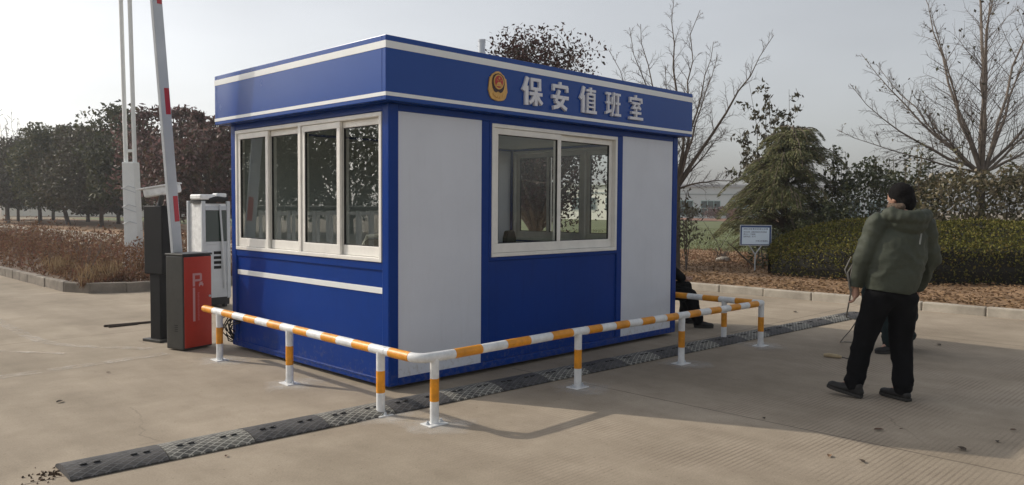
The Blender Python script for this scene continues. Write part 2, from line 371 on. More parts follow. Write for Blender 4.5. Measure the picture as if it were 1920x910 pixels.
def kerb(name, path, wid, h, m, step=.75, inward=1):
    """a line of kerb stones; path in u,v"""
    mb = MB(); rnd = random.Random(5)
    for (a, b) in zip(path[:-1], path[1:]):
        a = Vector((*W2(*a), 0)); b = Vector((*W2(*b), 0)); L = (b - a).length; n = max(1, round(L / step)); d = (b - a) / L; nrm = Vector((-d.y, d.x, 0)) * inward
        for i in range(n):
            p = a + d * (L * (i + .5) / n); hl = L / n / 2 - .006
            mb.obox((p + nrm * (wid / 2 + rnd.uniform(-.006, .006))) + Vector((0, 0, h / 2 - .05)), d + nrm * rnd.uniform(-.012, .012), nrm, (0, 0, 1), hl, wid / 2, h / 2 + .05 + rnd.uniform(-.006, .006))
    return tag(mb.build(name, m, bevel=.018), kind='structure')
kerb("island_kerb", [(.35, 62), (.35, 9.75), (.6, 9.22), (1.1, 8.95), (4.4, 8.95)], .12, .17, M['darkkerb'], .55, 1)
kerb("verge_kerb", [(8.85, 75), (8.85, -14)], .13, .13, M['kerb'], .85, 1)

# faint white lines left on the concrete
def strip(name, pts, wid, z=.004):
    mb = MB(); P = [Vector((*p, z)) for p in pts]
    for i in range(len(P)):
        t = (P[min(i + 1, len(P) - 1)] - P[max(i - 1, 0)]).normalized(); nn = Vector((-t.y, t.x, 0)) * wid / 2
        mb.v += [tuple(P[i] - nn), tuple(P[i] + nn)]
    k = len(P)
    mb.f = [(2 * i, 2 * i + 2, 2 * i + 3, 2 * i + 1) for i in range(k - 1)]; mb.m = [0] * (k - 1)
    return tag(mb.build(name, M['fadeline']), kind='structure')
def fadeline():
    m, n, b = _new("faded_line"); L = n.links.new
    b.inputs["Base Color"].default_value = (.60, .55, .48, 1); b.inputs["Roughness"].default_value = .95
    tc = n.nodes.new("ShaderNodeTexCoord"); nz = n.nodes.new("ShaderNodeTexNoise"); nz.inputs["Scale"].default_value = 5; nz.inputs["Detail"].default_value = 10; nz.inputs["Roughness"].default_value = .75
    L(tc.outputs["Object"], nz.inputs["Vector"])
    mr = n.nodes.new("ShaderNodeMapRange"); mr.inputs["From Min"].default_value = .42; mr.inputs["From Max"].default_value = .62; mr.inputs["To Max"].default_value = .62
    L(nz.outputs["Fac"], mr.inputs["Value"]); L(mr.outputs[0], b.inputs["Alpha"])
    return m
M['fadeline'] = fadeline()
strip("road_marking", [(-7.4, 11.0), (-6.5, 9.97), (-5.6, 9.03), (-5.19, 8.63), (-4.85, 8.42), (-4.4, 8.3), (-3.75, 8.2)], .13)
strip("road_marking", [(-6.0, 5.0), (-4.45, 6.81), (-4.0, 7.33), (-3.5, 7.95)], .16)
strip("road_marking", [(-6.2, 8.35), (-5.3, 8.02), (-4.5, 7.9)], .07, .006)

# ------------------------------------------------------------------ the kiosk
K = empty("security_kiosk", (OX, OY, 0), YAW, "blue and white prefab guard kiosk with Chinese lettering and sliding windows", "kiosk")
A_, B_, ZT, ZB, E_ = 2.76, 4.194, 2.852, 2.344, 0.114
T = .06
def kb(name, boxes, m, bevel=.004, parent=None):
    mb = MB()
    for b in boxes: mb.box(*b)
    return mb.build(name, m, parent or K, bevel=bevel)
# corner posts, base beam, top beam
for (x0, x1, y0, y1) in ((0, .1, 0, .1), (B_ - .1, B_, 0, .1), (0, .1, A_ - .1, A_), (B_ - .1, B_, A_ - .1, A_)):
    kb("corner_post", [(x0, x1, y0, y1, .035, ZB)], M['blue'], .012)
kb("base_frame", [(.1, B_ - .1, .004, .09, .035, .098), (.1, B_ - .1, A_ - .09, A_ - .004, .035, .098), (.004, .09, .1, A_ - .1, .035, .076), (B_ - .09, B_ - .004, .1, A_ - .1, .035, .076)], M['blue'], .006)
kb("skid_beam", [(.16, B_ - .16, .14, .22, 0, .035), (.16, B_ - .16, A_ - .22, A_ - .14, 0, .035)], M['blackmetal'], 0)
kb("floor", [(.1, B_ - .1, .1, A_ - .1, .05, .12)], M['innerfloor'], 0)
kb("top_frame", [(.1, B_ - .1, .006, .09, 2.287, ZB), (.1, B_ - .1, A_ - .09, A_ - .006, 2.287, ZB), (.006, .09, .1, A_ - .1, 2.287, ZB), (B_ - .09, B_ - .006, .1, A_ - .1, 2.287, ZB)], M['blue'], .004)
# front wall
kb("wall_panel", [(.1, 1.032, .010, .07, .098, 2.287)], M['panel'], .003)['label'] = "large white panel left of the front window"
kb("wall_panel", [(3.125, B_ - .1, .010, .07, .098, 2.287)], M['panel'], .003)['label'] = "white panel right of the front window"
kb("post", [(1.032, 1.122, .004, .08, .098, 2.287)], M['blue'], .008)
kb("post", [(3.035, 3.125, .004, .08, .098, 2.287)], M['blue'], .008)
kb("lower_panel", [(1.122, 3.035, .022, .07, .098, 1.018), (1.122, 3.035, .006, .075, 1.018, 1.052)], M['blue'], .004)
# left wall (x=0) and right wall
for s, x0 in ((0, 0.0), (1, B_)):
    f = (lambda a: a) if s == 0 else (lambda a: B_ - a)
    def bx(a, b, *r): return (min(f(a), f(b)), max(f(a), f(b)), *r)
    kb("lower_panel", [bx(.020, .07, .1, A_ - .1, .076, .985), bx(.006, .075, .1, A_ - .1, .985, 1.05)], M['blue'], .004)
    kb("ridge", [bx(-.004, .02, .1, A_ - .1, .0762, .090)], M['blue'], .004)
    kb("white_stripe", [bx(.012, .0205, .104, 2.65, .792, .842)], M['stripe'], .002)
# back wall with a door
kb("wall_panel", [(.1, 2.5, A_ - .07, A_ - .01, .098, 2.287), (3.35, B_ - .1, A_ - .07, A_ - .01, .098, 2.287), (2.5, 3.35, A_ - .07, A_ - .01, 2.10, 2.287)], M['panel'], .003)['label'] = "white rear wall with the doorway"
dr = kb("door", [(2.515, 3.335, A_ - .06, A_ - .02, .11, 2.085)], M['panel'], .004)
kb("handle", [(2.58, 2.60, A_ - .02, A_ + .03, 1.0, 1.12)], M['steel'], .003, dr)
kb("inner_lining", [(.1, 1.1, .071, .078, .12, 2.28), (3.06, B_ - .1, .071, .078, .12, 2.28), (1.1, 3.06, .076, .083, .12, 1.03),
                    (.076, .083, .1, A_ - .1, .12, 1.03), (B_ - .083, B_ - .076, .1, A_ - .1, .12, 1.03), (.1, 2.5, A_ - .08, A_ - .071, .12, 2.28)], M['inner'], 0)
# windows: a frame, four or two sashes, panes
def window(axis, a0, a1, z0, z1, nsash, flip=False):
    """axis 'x': in the front wall along x at y=0; axis 'y': in an end wall along y"""
    def P(a, d, z):
        if axis == 'x': return (a, d, z)
        return ((B_ - d) if flip else d, a, z)
    def bx(mb, aa, ab, d0, d1, za, zb):
        p, q = P(aa, d0, za), P(ab, d1, zb)
        mb.box(min(p[0], q[0]), max(p[0], q[0]), min(p[1], q[1]), max(p[1], q[1]), za, zb)
    fr = MB(); fw = .035; d0, d1 = -.006, .085
    bx(fr, a0, a1, d0, d1, z0, z0 + fw); bx(fr, a0, a1, d0, d1, z1 - fw, z1)
    bx(fr, a0, a0 + fw, d0, d1, z0 + fw, z1 - fw); bx(fr, a1 - fw, a1, d0, d1, z0 + fw, z1 - fw)
    units = nsash // 2; ulen = (a1 - a0) / units
    if units == 2: bx(fr, a0 + ulen - fw * .7, a0 + ulen + fw * .7, d0, d1, z0 + fw, z1 - fw)
    W = fr.build("window", M['pvc'], K, bevel=.004)
    for k in range(units):
        b0 = a0 + k * ulen + (fw if k == 0 else fw * .7); b1 = a0 + (k + 1) * ulen - (fw if k == units - 1 else fw * .7)
        mid = (b0 + b1) / 2
        for j in range(2):
            # the far (left) sash of each unit slides in the outer track
            outer = (j == 1) if axis == 'y' else (j == 0)
            s0, s1 = (b0, mid + .025) if j == 0 else (mid - .025, b1)
            e0, e1 = (.006, .034) if outer else (.040, .068)
            st = .052; top = .055; bot = .085
            sb = MB(); q0, q1 = z0 + fw + .002, z1 - fw - .002
            bx(sb, s0, s1, e0, e1, q0, q0 + bot); bx(sb, s0, s1, e0, e1, q1 - top, q1)
            bx(sb, s0, s0 + st, e0, e1, q0 + bot, q1 - top); bx(sb, s1 - st, s1, e0, e1, q0 + bot, q1 - top)
            sb.build("sash", M['pvc'], W, bevel=.004)
            gk = MB(); g_ = .008; ga, gb, gc, gd = s0 + st, s1 - st, q0 + bot, q1 - top
            em = (e0 + e1) / 2
            bx(gk, ga, gb, em - .009, em + .009, gc, gc + g_); bx(gk, ga, gb, em - .009, em + .009, gd - g_, gd)
            bx(gk, ga, ga + g_, em - .009, em + .009, gc + g_, gd - g_); bx(gk, gb - g_, gb, em - .009, em + .009, gc + g_, gd - g_)
            gk.build("gasket", M['gasket'], W)
            pn = MB(); p = [P(ga + .004, em, gc + .004), P(gb - .004, em, gc + .004), P(gb - .004, em, gd - .004), P(ga + .004, em, gd - .004)]
            pn.add(p, [(0, 1, 2, 3)])
            pn.build("pane", M['glass' if axis == 'y' and not flip else 'glassf'], W)
    return W
window('y', .1, 2.652, 1.052, 2.281, 4)
window('x', 1.150, 3.017, 1.053, 2.270, 2)
kb("window_surround", [(1.122, 1.150, .004, .08, 1.052, 2.287), (3.017, 3.035, .004, .08, 1.052, 2.287), (1.150, 3.017, .004, .08, 2.270, 2.287)], M['blue'], 0)
window('y', .1, 2.652, 1.052, 2.281, 4, True)
# roof: fascia ring, soffit, deck
fz = MB(); e = E_
for (x0, x1, y0, y1) in ((-e, B_ + e, -e, -e + .05), (-e, B_ + e, A_ + e - .05, A_ + e), (-e, -e + .05, -e + .05, A_ + e - .05), (B_ + e - .05, B_ + e, -e + .05, A_ + e - .05)):
    fz.box(x0, x1, y0, y1, ZB + .004, ZT)
fz.build("fascia", M['bluesheet'], K, bevel=.004)
kb("soffit", [(-e + .052, B_ + e - .052, -e + .052, A_ + e - .052, ZB, ZB + .04)], M['blue'], 0)
kb("roof", [(-e + .052, B_ + e - .052, -e + .052, A_ + e - .052, ZB + .3, ZT - .06)], M['roof'], 0)
kb("ceiling", [(.1, B_ - .1, .1, A_ - .1, ZB - .03, ZB - .002)], M['inner'], 0)
for z0, z1 in ((2.752, 2.808), (2.381, 2.411)):
    sm = MB(); q = .003
    sm.box(-e - q, B_ + e + q, -e - q, -e, z0, z1); sm.box(-e - q, -e, -e, A_ + e, z0, z1); sm.box(B_ + e, B_ + e + q, -e, A_ + e, z0, z1); sm.box(-e - q, B_ + e + q, A_ + e, A_ + e + q, z0, z1)
    sm.build("fascia_stripe", M['stripe'], K)
vp = MB(); vp.cyl((1.37, .38), .032, ZB + .3, 3.10, 16); vp.cyl((1.37, .38), .036, 3.085, 3.105, 16)
vp.build("vent_pipe", M['steel'], K, smooth=True)

# lettering: thick strokes on the fascia, each character a part. strokes in a 0..100 grid, y up
def stroke_char(x0, x1, z0, z1, strokes):
    mb = MB(); sx, sz = (x1 - x0) / 100, (z1 - z0) / 100
    for i, s in enumerate(strokes):
        wd = s[0]; pts = [Vector((p[0], p[1])) for p in s[1:]]
        for j in range(len(pts) - 1):
            a, b = pts[j], pts[j + 1]; d = (b - a).normalized(); nn = Vector((-d.y, d.x)) * wd / 2
            ea = d * (wd * .3 if j > 0 else 0); eb = d * (wd * .3 if j < len(pts) - 2 else 0)
            poly = [a - nn - ea, b - nn + eb, b + nn + eb, a + nn - ea]
            dep = .022 + .0011 * i + .0005 * j
            mb.prism([(p.x, p.y) for p in poly][::-1], lambda p: (x0 + p[0] * sx, -e - .0005, z0 + p[1] * sz), lambda p, dep=dep: (x0 + p[0] * sx, -e - dep, z0 + p[1] * sz))
    return mb.build("character", M['letter'], K)
T1 = 13
bao = [(14, (26, 99), (16, 72), (3, 50)), (16, (21, 68), (21, 0)), (11, (41, 93), (94, 93)), (11, (47, 93), (47, 58)), (11, (88, 93), (88, 58)), (11, (41, 60), (94, 60)),
       (12, (34, 42), (100, 42)), (15, (67, 58), (67, 0)), (12, (62, 40), (50, 20), (34, 7)), (12, (72, 40), (84, 20), (99, 8))]
an = [(13, (50, 101), (50, 84)), (13, (5, 84), (95, 84)), (13, (10, 84), (10, 66)), (13, (90, 84), (90, 66)), (13, (2, 44), (98, 44)),
      (13, (43, 70), (33, 46), (20, 26)), (13, (20, 28), (52, 17), (86, 1)), (14, (72, 46), (58, 24), (32, 9), (8, 3))]
zhi = [(14, (25, 100), (15, 72), (2, 52)), (15, (20, 68), (20, 0)), (9, (38, 88), (97, 88)), (11, (66, 100), (64, 75)), (9, (46, 74), (46, 8)), (9, (88, 74), (88, 8)),
       (9, (42, 74), (92, 74)), (7, (46, 57), (88, 57)), (7, (46, 41), (88, 41)), (7, (46, 25), (88, 25)), (11, (34, 5), (100, 5))]
ban = [(9, (2, 90), (36, 90)), (9, (4, 54), (34, 54)), (10, (19, 90), (19, 18)), (10, (0, 12), (38, 24)), (9, (42, 78), (40, 48)), (10, (55, 97), (54, 40), (42, 2)),
       (9, (62, 90), (99, 90)), (9, (64, 54), (97, 54)), (10, (81, 90), (81, 10)), (10, (60, 8), (101, 8))]
shi = [(12, (50, 102), (50, 88)), (11, (5, 86), (95, 86)), (11, (10, 86), (10, 70)), (11, (90, 86), (90, 70)), (9, (20, 68), (80, 68)), (10, (46, 66), (30, 48)),
       (9, (22, 47), (72, 51)), (10, (64, 60), (82, 44)), (10, (50, 48), (50, 6)), (10, (16, 28), (84, 28)), (11, (2, 5), (98, 5))]
for (x0, x1), st in zip(((1.405, 1.665), (1.806, 2.05), (2.226, 2.475), (2.634, 2.878), (3.034, 3.28)), (bao, an, zhi, ban, shi)):
    stroke_char(x0, x1, 2.455, 2.712, st)
# round police badge: gold wreath, dark shield, red disc with stars and gate
BX, BZ = 1.098, 2.585
def outl(pts, d0, d1, m, parent, name):
    mb = MB(); mb.prism(pts[::-1], lambda p: (BX + p[0], -e - d0, BZ + p[1]), lambda p: (BX + p[0], -e - d1, BZ + p[1])); return mb.build(name, m, parent, bevel=.0015)
half = [(0, .130), (.030, .124), (.052, .108), (.072, .100), (.088, .075), (.100, .072), (.108, .03), (.112, -.01), (.118, -.045), (.105, -.07), (.098, -.095), (.075, -.118), (.04, -.128), (0, -.132)]
ring = half + [(-x, z) for x, z in half[-2:0:-1]]
badge = outl(ring, .0005, .014, M['gold'], K, "badge")
sh = [(0, .112), (.035, .104), (.06, .088), (.073, .06), (.078, .02), (.07, -.02), (.05, -.05), (.028, -.06), (0, -.048)]
outl(sh + [(-x, z) for x, z in sh[-2:0:-1]], .0142, .018, M['badgedark'], badge, "badge_shield")
def ell(cx, cz, rx, rz, n=28): return [(cx + rx * math.cos(2 * math.pi * i / n), cz + rz * math.sin(2 * math.pi * i / n)) for i in range(n)]
outl(ell(0, .035, .062, .066), .0182, .023, M['gold'], badge, "badge_ring")
outl(ell(0, .037, .050, .054), .0232, .026, M['badgered'], badge, "badge_disc")
def star(cx, cz, r): return [(cx + (r if i % 2 == 0 else r * .4) * math.sin(math.pi * i / 5), cz + (r if i % 2 == 0 else r * .4) * math.cos(math.pi * i / 5)) for i in range(10)]
sb = MB()
for q in (star(0, .066, .015), star(-.024, .05, .006), star(-.012, .044, .006), star(.012, .044, .006), star(.024, .05, .006),
          [(-.03, .012), (.03, .012), (.03, .018), (.022, .022), (.018, .032), (-.018, .032), (-.022, .022), (-.03, .018)], [(-.04, -.004), (.04, -.004), (.034, .010), (-.034, .010)]):
    sb.prism(q[::-1], lambda p: (BX + p[0], -e - .0262, BZ + p[1]), lambda p: (BX + p[0], -e - .029, BZ + p[1]))
sb.build("badge_relief", M['gold'], badge)
sb = MB()
for k in range(5):
    a = (k - 2) * .36; sb.obox((BX + .085 * math.sin(a), -e - .016, BZ - .025 - .072 * math.cos(a)), (math.cos(a), 0, math.sin(a)), (0, 1, 0), (0, 0, 1), .013, .004, .010)
sb.build("badge_base", M['gold'], badge, bevel=.002)

# inside the kiosk: a chair and a desk
ch = empty("office_chair", (*W2(.62, .78), .12), YAW + 2.4, "padded chair with a pale bent armrest behind the kiosk's side window", "chair")
M['fabric'] = mat("olive_fabric", (.09, .09, .05), .9, .2, 20); M['cream'] = mat("cream_plastic", (.62, .58, .47), .45)
b = MB(); b.box(-.24, .24, -.24, .24, .44, .52); b.build("seat", M['fabric'], ch, bevel=.03)
b = MB(); b.box(-.23, .23, .22, .29, .60, 1.10); b.build("backrest", M['fabric'], ch, bevel=.03)
for sx_ in (-1, 1):
    b = MB(); b.tube([(sx_ * .27, -.2, .5), (sx_ * .27, -.2, .68), (sx_ * .27, -.15, .73), (sx_ * .27, .14, .73), (sx_ * .27, .24, .78), (sx_ * .25, .26, 1.0), (sx_ * .2, .26, 1.12), (0, .26, 1.14)], .02, 10); b.build("armrest", M['cream'], ch, smooth=True)
b = MB(); b.cyl((0, 0), .03, .08, .44, 12)
for k in range(5):
    a = k * 1.2566; b.tube([(0, 0, .1), (.26 * math.cos(a), .26 * math.sin(a), .05)], .02, 8)
b.build("base", M['blackmetal'], ch, smooth=True)
dk = empty("desk", (*W2(3.0, 1.1), .12), YAW, "dark desk standing inside the kiosk by the front window", "desk")
b = MB(); b.box(-.9, .75, -.3, .3, .72, .75); b.build("top", M['innerfloor'], dk, bevel=.004)
for q in (-.86, .70):
    b = MB(); b.box(q, q + .03, -.28, .28, 0, .72); b.build("side_panel", M['innerfloor'], dk)
oc = empty("swivel_chair", (*W2(3.25, 1.55), .12), YAW + .5, "black swivel chair inside the kiosk behind the front window", "chair")
b = MB(); b.box(-.23, .23, -.23, .23, .42, .50); b.build("seat", M['darkbox'], oc, bevel=.03)
b = MB(); b.prism([(-.20, .58), (.20, .58), (.23, .75), (.21, 1.02), (.14, 1.10), (-.14, 1.10), (-.21, 1.02), (-.23, .75)], lambda p: (p[0], .20, p[1]), lambda p: (p[0], .26, p[1])); b.build("backrest", M['darkbox'], oc, bevel=.02)
b = MB(); b.cyl((0, 0), .03, .08, .42, 12); b.tube([(0, .1, .44), (0, .26, .5), (0, .28, .7)], .02, 8)
for k in range(5):
    a = k * 1.2566; b.tube([(0, 0, .1), (.27 * math.cos(a), .27 * math.sin(a), .04)], .02, 8)
b.build("base", M['blackmetal'], oc, smooth=True)

# ------------------------------------------------------------------ yellow and white guard rail
RZ, RR = .475, .034
P1, P2, P3 = Vector((-2.84, 7.63)), Vector((-1.88, 6.64)), Vector((-.945, 5.665))
C1 = Vector((-.635, 5.335)); P5 = Vector((.56, 6.57)); P6 = Vector((1.65, 7.60)); P7 = Vector((2.74, 8.62))
d1 = (P3 - P1).normalized(); d2 = (P7 - P5).normalized(); d3 = Vector((-UY, UX))
C1 = P3 + d1 * .46; P4 = C1 + d2 * .13
P8 = P7 + d3 * .45; P9 = P7 + d3 * 1.13
rail = empty("guard_rail", (*C1, 0), 0, "low yellow and white striped tube railing bolted round the kiosk", "railing")
def RL(p, z=RZ): return (p[0] - C1[0], p[1] - C1[1], z)
rb_ = MB()
def bands(a, b, n, first):
    for i in range(n):
        p, q = a.lerp(b, i / n), a.lerp(b, (i + 1) / n)
        col = (first + i) % 2
        rb_.tube([RL(p), RL(q)], RR if col == 0 else RR + .0006, 20, col, caps=(i == 0 or i == n - 1))
h1 = (P2 - P1).length / 12
bands(P1 - d1 * (h1 * 3), P1 - d1 * h1, 1, 1); bands(P1 - d1 * h1, P1 + d1 * h1, 1, 0)
bands(P1 + d1 * h1, P2 - d1 * h1, 5, 1); bands(P2 - d1 * h1, P2 + d1 * h1, 1, 0)
bands(P2 + d1 * h1, P3 - d1 * h1, 5, 1); bands(P3 - d1 * h1, P3 + d1 * (h1 * 1.1), 1, 0)
bands(P3 + d1 * (h1 * 1.1), C1 - d1 * .10, 1, 1)
arc = [C1 - d1 * .10, C1 - d1 * .075 + d2 * .004, C1 - d1 * .03 + d2 * .02, C1 + d2 * .045 - d1 * .008, C1 + d2 * .085, C1 + d2 * .30]
rb_.tube([RL(p) for p in arc], RR, 20, 0)
bands(C1 + d2 * .30, P5 - d2 * .09, 5, 1); 
h2 = (P6 - P5).length / 16
bands(P5 - d2 * .09, P5 + d2 * h2, 1, 0); bands(P5 + d2 * h2, P6 - d2 * h2, 7, 1); bands(P6 - d2 * h2, P6 + d2 * h2, 1, 0)
bands(P6 + d2 * h2, P7 - d2 * .1, 7, 1)
rb_.tube([RL(p) for p in (P7 - d2 * .1, P7 - d2 * .05, P7, P7 + d3 * .05, P7 + d3 * .1)], [RR, RR, RR * 1.08, RR, RR], 20, 0)
bands(P7 + d3 * .1, P9, 5, 1)
for q in (P3 + d1 * .07, P5 + d2 * .1): rb_.tube([RL(q - d1 * .006 if q[0] < 0 else q - d2 * .006), RL(q + (d1 if q[0] < 0 else d2) * .006)], RR + .002, 20, 0)
rb_.build("top_rail", [M['white'], M['yellow']], rail, smooth=True)
for i, (p, d) in enumerate(((P1, d1), (P2, d1), (P3, d1), (P4, d2), (P5, d2), (P6, d2), (P7, d2), (P8, d3))):
    b = MB(); x, y, _ = RL(p)
    b.cyl((x, y), .0315, .008, .165, 20, 0); b.cyl((x, y), .0321, .165, .325, 20, 1); b.cyl((x, y), .0315, .325, RZ - .01, 20, 0)
    post = b.build("post", [M['white'], M['yellow']], rail, smooth=True)
    b = MB(); b.obox((x, y, .006), (d.x, d.y, 0), (-d.y, d.x, 0), (0, 0, 1), .078, .06, .005); b.build("base_plate", M['white'], post, bevel=.002)
    for s in (-1, 1):
        c = Vector((x, y)) + d * .058 * s; b = MB(); b.tube([(c.x, c.y, .010), (c.x, c.y, .012), (c.x, c.y, .020), (c.x, c.y, .0205), (c.x, c.y, .034)], [.014, .014, .014, .008, .008], 8); b.build("bolt", M['steel'], post)

def dustmat():
    m, n, b = _new("drill_dust"); L = n.links.new
    b.inputs["Base Color"].default_value = (.66, .64, .60, 1); b.inputs["Roughness"].default_value = 1
    tc = n.nodes.new("ShaderNodeTexCoord"); ln = n.nodes.new("ShaderNodeVectorMath"); ln.operation = 'LENGTH'; L(tc.outputs["Object"], ln.inputs[0])
    nz = n.nodes.new("ShaderNodeTexNoise"); nz.inputs["Scale"].default_value = 7; nz.inputs["Detail"].default_value = 8; L(tc.outputs["Object"], nz.inputs["Vector"])
    ad = n.nodes.new("ShaderNodeMath"); ad.operation = 'MULTIPLY_ADD'; ad.inputs[1].default_value = -.5; L(nz.outputs["Fac"], ad.inputs[0]); L(ln.outputs["Value"], ad.inputs[2])
    mr = n.nodes.new("ShaderNodeMapRange"); mr.inputs["From Min"].default_value = .04; mr.inputs["From Max"].default_value = -.20; mr.inputs["To Max"].default_value = .42; L(ad.outputs[0], mr.inputs["Value"])
    L(mr.outputs[0], b.inputs["Alpha"]); return m
M['dust'] = dustmat()
for i, p in enumerate((P1, P2, P3, P4, P5, P6, P7, P8)):
    b = MB(); b.v = [(.36 * math.cos(a * .314) * (1 + .1 * math.sin(a * 1.7)), .30 * math.sin(a * .314), 0) for a in range(20)]; b.f = [tuple(range(20))]; b.m = [0]
    o = b.build("dust_patch", M['dust']); o.location = (p.x + .04, p.y - .03, .0035 + .0006 * i); o.rotation_euler = (0, 0, i * 1.3); tag(o, "pale drilling dust on the concrete round the railing's posts", "dust", kind='stuff')
# ------------------------------------------------------------------ rubber speed bump segments
def humpmat(name, base, ridge, dust):
    m, n, b = _new(name); L = n.links.new
    tc = n.nodes.new("ShaderNodeTexCoord"); sx = n.nodes.new("ShaderNodeSeparateXYZ"); L(tc.outputs["Object"], sx.inputs[0])
    outs = []
    for sg in (1, -1):
        a = n.nodes.new("ShaderNodeMath"); a.operation = 'MULTIPLY_ADD'; L(sx.outputs["X"], a.inputs[0]); a.inputs[1].default_value = 14 ; 
        y = n.nodes.new("ShaderNodeMath"); y.operation = 'MULTIPLY'; L(sx.outputs["Y"], y.inputs[0]); y.inputs[1].default_value = 25 * sg
        L(y.outputs[0], a.inputs[2])
        fr = n.nodes.new("ShaderNodeMath"); fr.operation = 'PINGPONG'; L(a.outputs[0], fr.inputs[0]); fr.inputs[1].default_value = .5; outs.append(fr.outputs[0])
    mn = n.nodes.new("ShaderNodeMath"); mn.operation = 'MINIMUM'; L(outs[0], mn.inputs[0]); L(outs[1], mn.inputs[1])
    mr = n.nodes.new("ShaderNodeMapRange"); mr.inputs["From Min"].default_value = .12; mr.inputs["From Max"].default_value = .06; L(mn.outputs[0], mr.inputs["Value"])
    nz = n.nodes.new("ShaderNodeTexNoise"); nz.inputs["Scale"].default_value = 9; nz.inputs["Detail"].default_value = 8; nz.inputs["Roughness"].default_value = .7; L(tc.outputs["Object"], nz.inputs["Vector"])
    nr = n.nodes.new("ShaderNodeMapRange"); nr.inputs["From Min"].default_value = .38; nr.inputs["From Max"].default_value = .62; L(nz.outputs["Fac"], nr.inputs["Value"])
    c1 = n.nodes.new("ShaderNodeMix"); c1.data_type = 'RGBA'; c1.inputs["A"].default_value = (*base, 1); c1.inputs["B"].default_value = (*dust, 1)
    L(nr.outputs[0], c1.inputs["Factor"])
    f = n.nodes.new("ShaderNodeMath"); f.operation = 'MULTIPLY'; L(mr.outputs[0], f.inputs[0])
    n2 = n.nodes.new("ShaderNodeMapRange"); n2.inputs["From Min"].default_value = .30; n2.inputs["From Max"].default_value = .5; n2.inputs["To Min"].default_value = .25; L(nz.outputs["Fac"], n2.inputs["Value"]); L(n2.outputs[0], f.inputs[1])
    c2 = n.nodes.new("ShaderNodeMix"); c2.data_type = 'RGBA'; L(f.outputs[0], c2.inputs["Factor"]); L(c1.outputs["Result"], c2.inputs["A"]); c2.inputs["B"].default_value = (*ridge, 1)
    L(c2.outputs["Result"], b.inputs["Base Color"]); b.inputs["Roughness"].default_value = .8
    bp = n.nodes.new("ShaderNodeBump"); bp.inputs["Strength"].default_value = .9; bp.inputs["Distance"].default_value = .006; L(mr.outputs[0], bp.inputs["Height"]); L(bp.outputs[0], b.inputs["Normal"])
    return m
M['humpb'] = humpmat("black_bump_rubber", (.030, .030, .032), (.11, .11, .115), (.085, .08, .078))
M['humpw'] = humpmat("worn_white_bump_rubber", (.05, .05, .05), (.40, .39, .35), (.16, .155, .135))
HD = Vector((UX, UY)); HA = W2(-2.50, -.335); HB = W2(7.6, -.80)
hv = Vector((HB[0] - HA[0], HB[1] - HA[1])); hn = 19; hl = hv.length / hn; hang = math.atan2(hv.y, hv.x)
def hump_mesh(first):
    mb = MB(); w2, hh, n = .165, .048, 12; L = hl / 2 - .003
    prof = [(-w2, .004)] + [(-w2 + 2 * w2 * i / n, .012 + hh * math.sin(math.pi * (i / n)) ** .7 * .8) for i in range(n + 1)] + [(w2, .004)]
    mb.prism([p for p in prof][::-1], lambda p: (-L, p[0], p[1]), lambda p: (L, p[0], p[1]))
    return mb
black_proto = white_proto = None
hlabels = {0: "near end black rubber speed bump segment with dirt piled at its tip", 1: "worn whitish speed bump segment second from the near end", 2: "dusty black bump segment between two whitish ones before the railing",
           3: "whitish bump segment just left of the railing's third post", 4: "black bump segment at the kiosk's near corner under the railing", 5: "white latticed bump segment right of the railing's corner post",
           6: "shaded black bump segment below the kiosk's big white panel", 7: "white latticed bump segment below the panel and post edge", 8: "black bump segment behind the railing's lone middle post", 9: "white latticed bump segment under the kiosk's front window",
           10: "black bump segment under the right end of the window", 11: "white latticed bump segment before the small white panel", 12: "black bump segment by the kiosk's far right corner", 13: "whitish bump segment beside the seated person's shoe",
           14: "black bump segment between the two rear railing posts", 15: "worn grey bump segment just past the railing corner", 16: "sunlit dark bump segment beyond the railing", 17: "sunlit whitish bump segment next to the last", 18: "last speed bump segment by the standing man's leg"}
dark_bolt = MB()
for i in range(hn):
    white = i % 2 == 1
    proto = white_proto if white else black_proto
    if proto is None:
        o = hump_mesh(i).build("speed_bump", M['humpw' if white else 'humpb'], smooth=True)
        for q in (-.17, -.10, .10, .17):
            b = MB(); b.obox((q, -.045, .0515), (1, 0, 0), (0, 1, -.12), (0, .12, 1), .018, .012, .004); b.build("bolt_recess", M['cable'], o, bevel=.003)
        if white: white_proto = o
        else: black_proto = o
    else: o = copy_tree(proto)
    c = Vector(HA) + hv * ((i + .5) / hn)
    o.location = (c.x, c.y, 0); o.rotation_euler = (0, 0, hang)
    tag(o, hlabels[i], "speed bump", "rubber speed bump segments across the lane")
# little heap of dirt at its tip
rng = np.random.default_rng(3)
mb = MB(); ts = Vector(HA)
for k in range(110):
    r = abs(rng.normal(0, .07)); a = rng.uniform(0, 6.28); s = rng.uniform(.002, .007); p = (ts.x - .05 + r * math.cos(a), ts.y + .0 + r * math.sin(a) * 1.3, s * .5)
    mb.obox(p, rng.normal(size=3), (0.3, 1, .2), (0, 0, 1), s, s * .8, s * .6)
tag(mb.build("dirt", M['soil']), "small heap of crumbled dirt at the bump's near tip", "dirt", kind='stuff')

# ------------------------------------------------------------------ barrier gate
E1 = Vector((.49, .872, 0)); E2 = Vector((-.872, .49, 0)); UPV = Vector((0, 0, 1))
G0 = Vector((-3.368, 8.06, 0))
yawg = math.atan2(E1.y, E1.x)
bg = empty("barrier_gate", G0, yawg, "red and black parking barrier cabinet with its striped boom raised", "barrier")
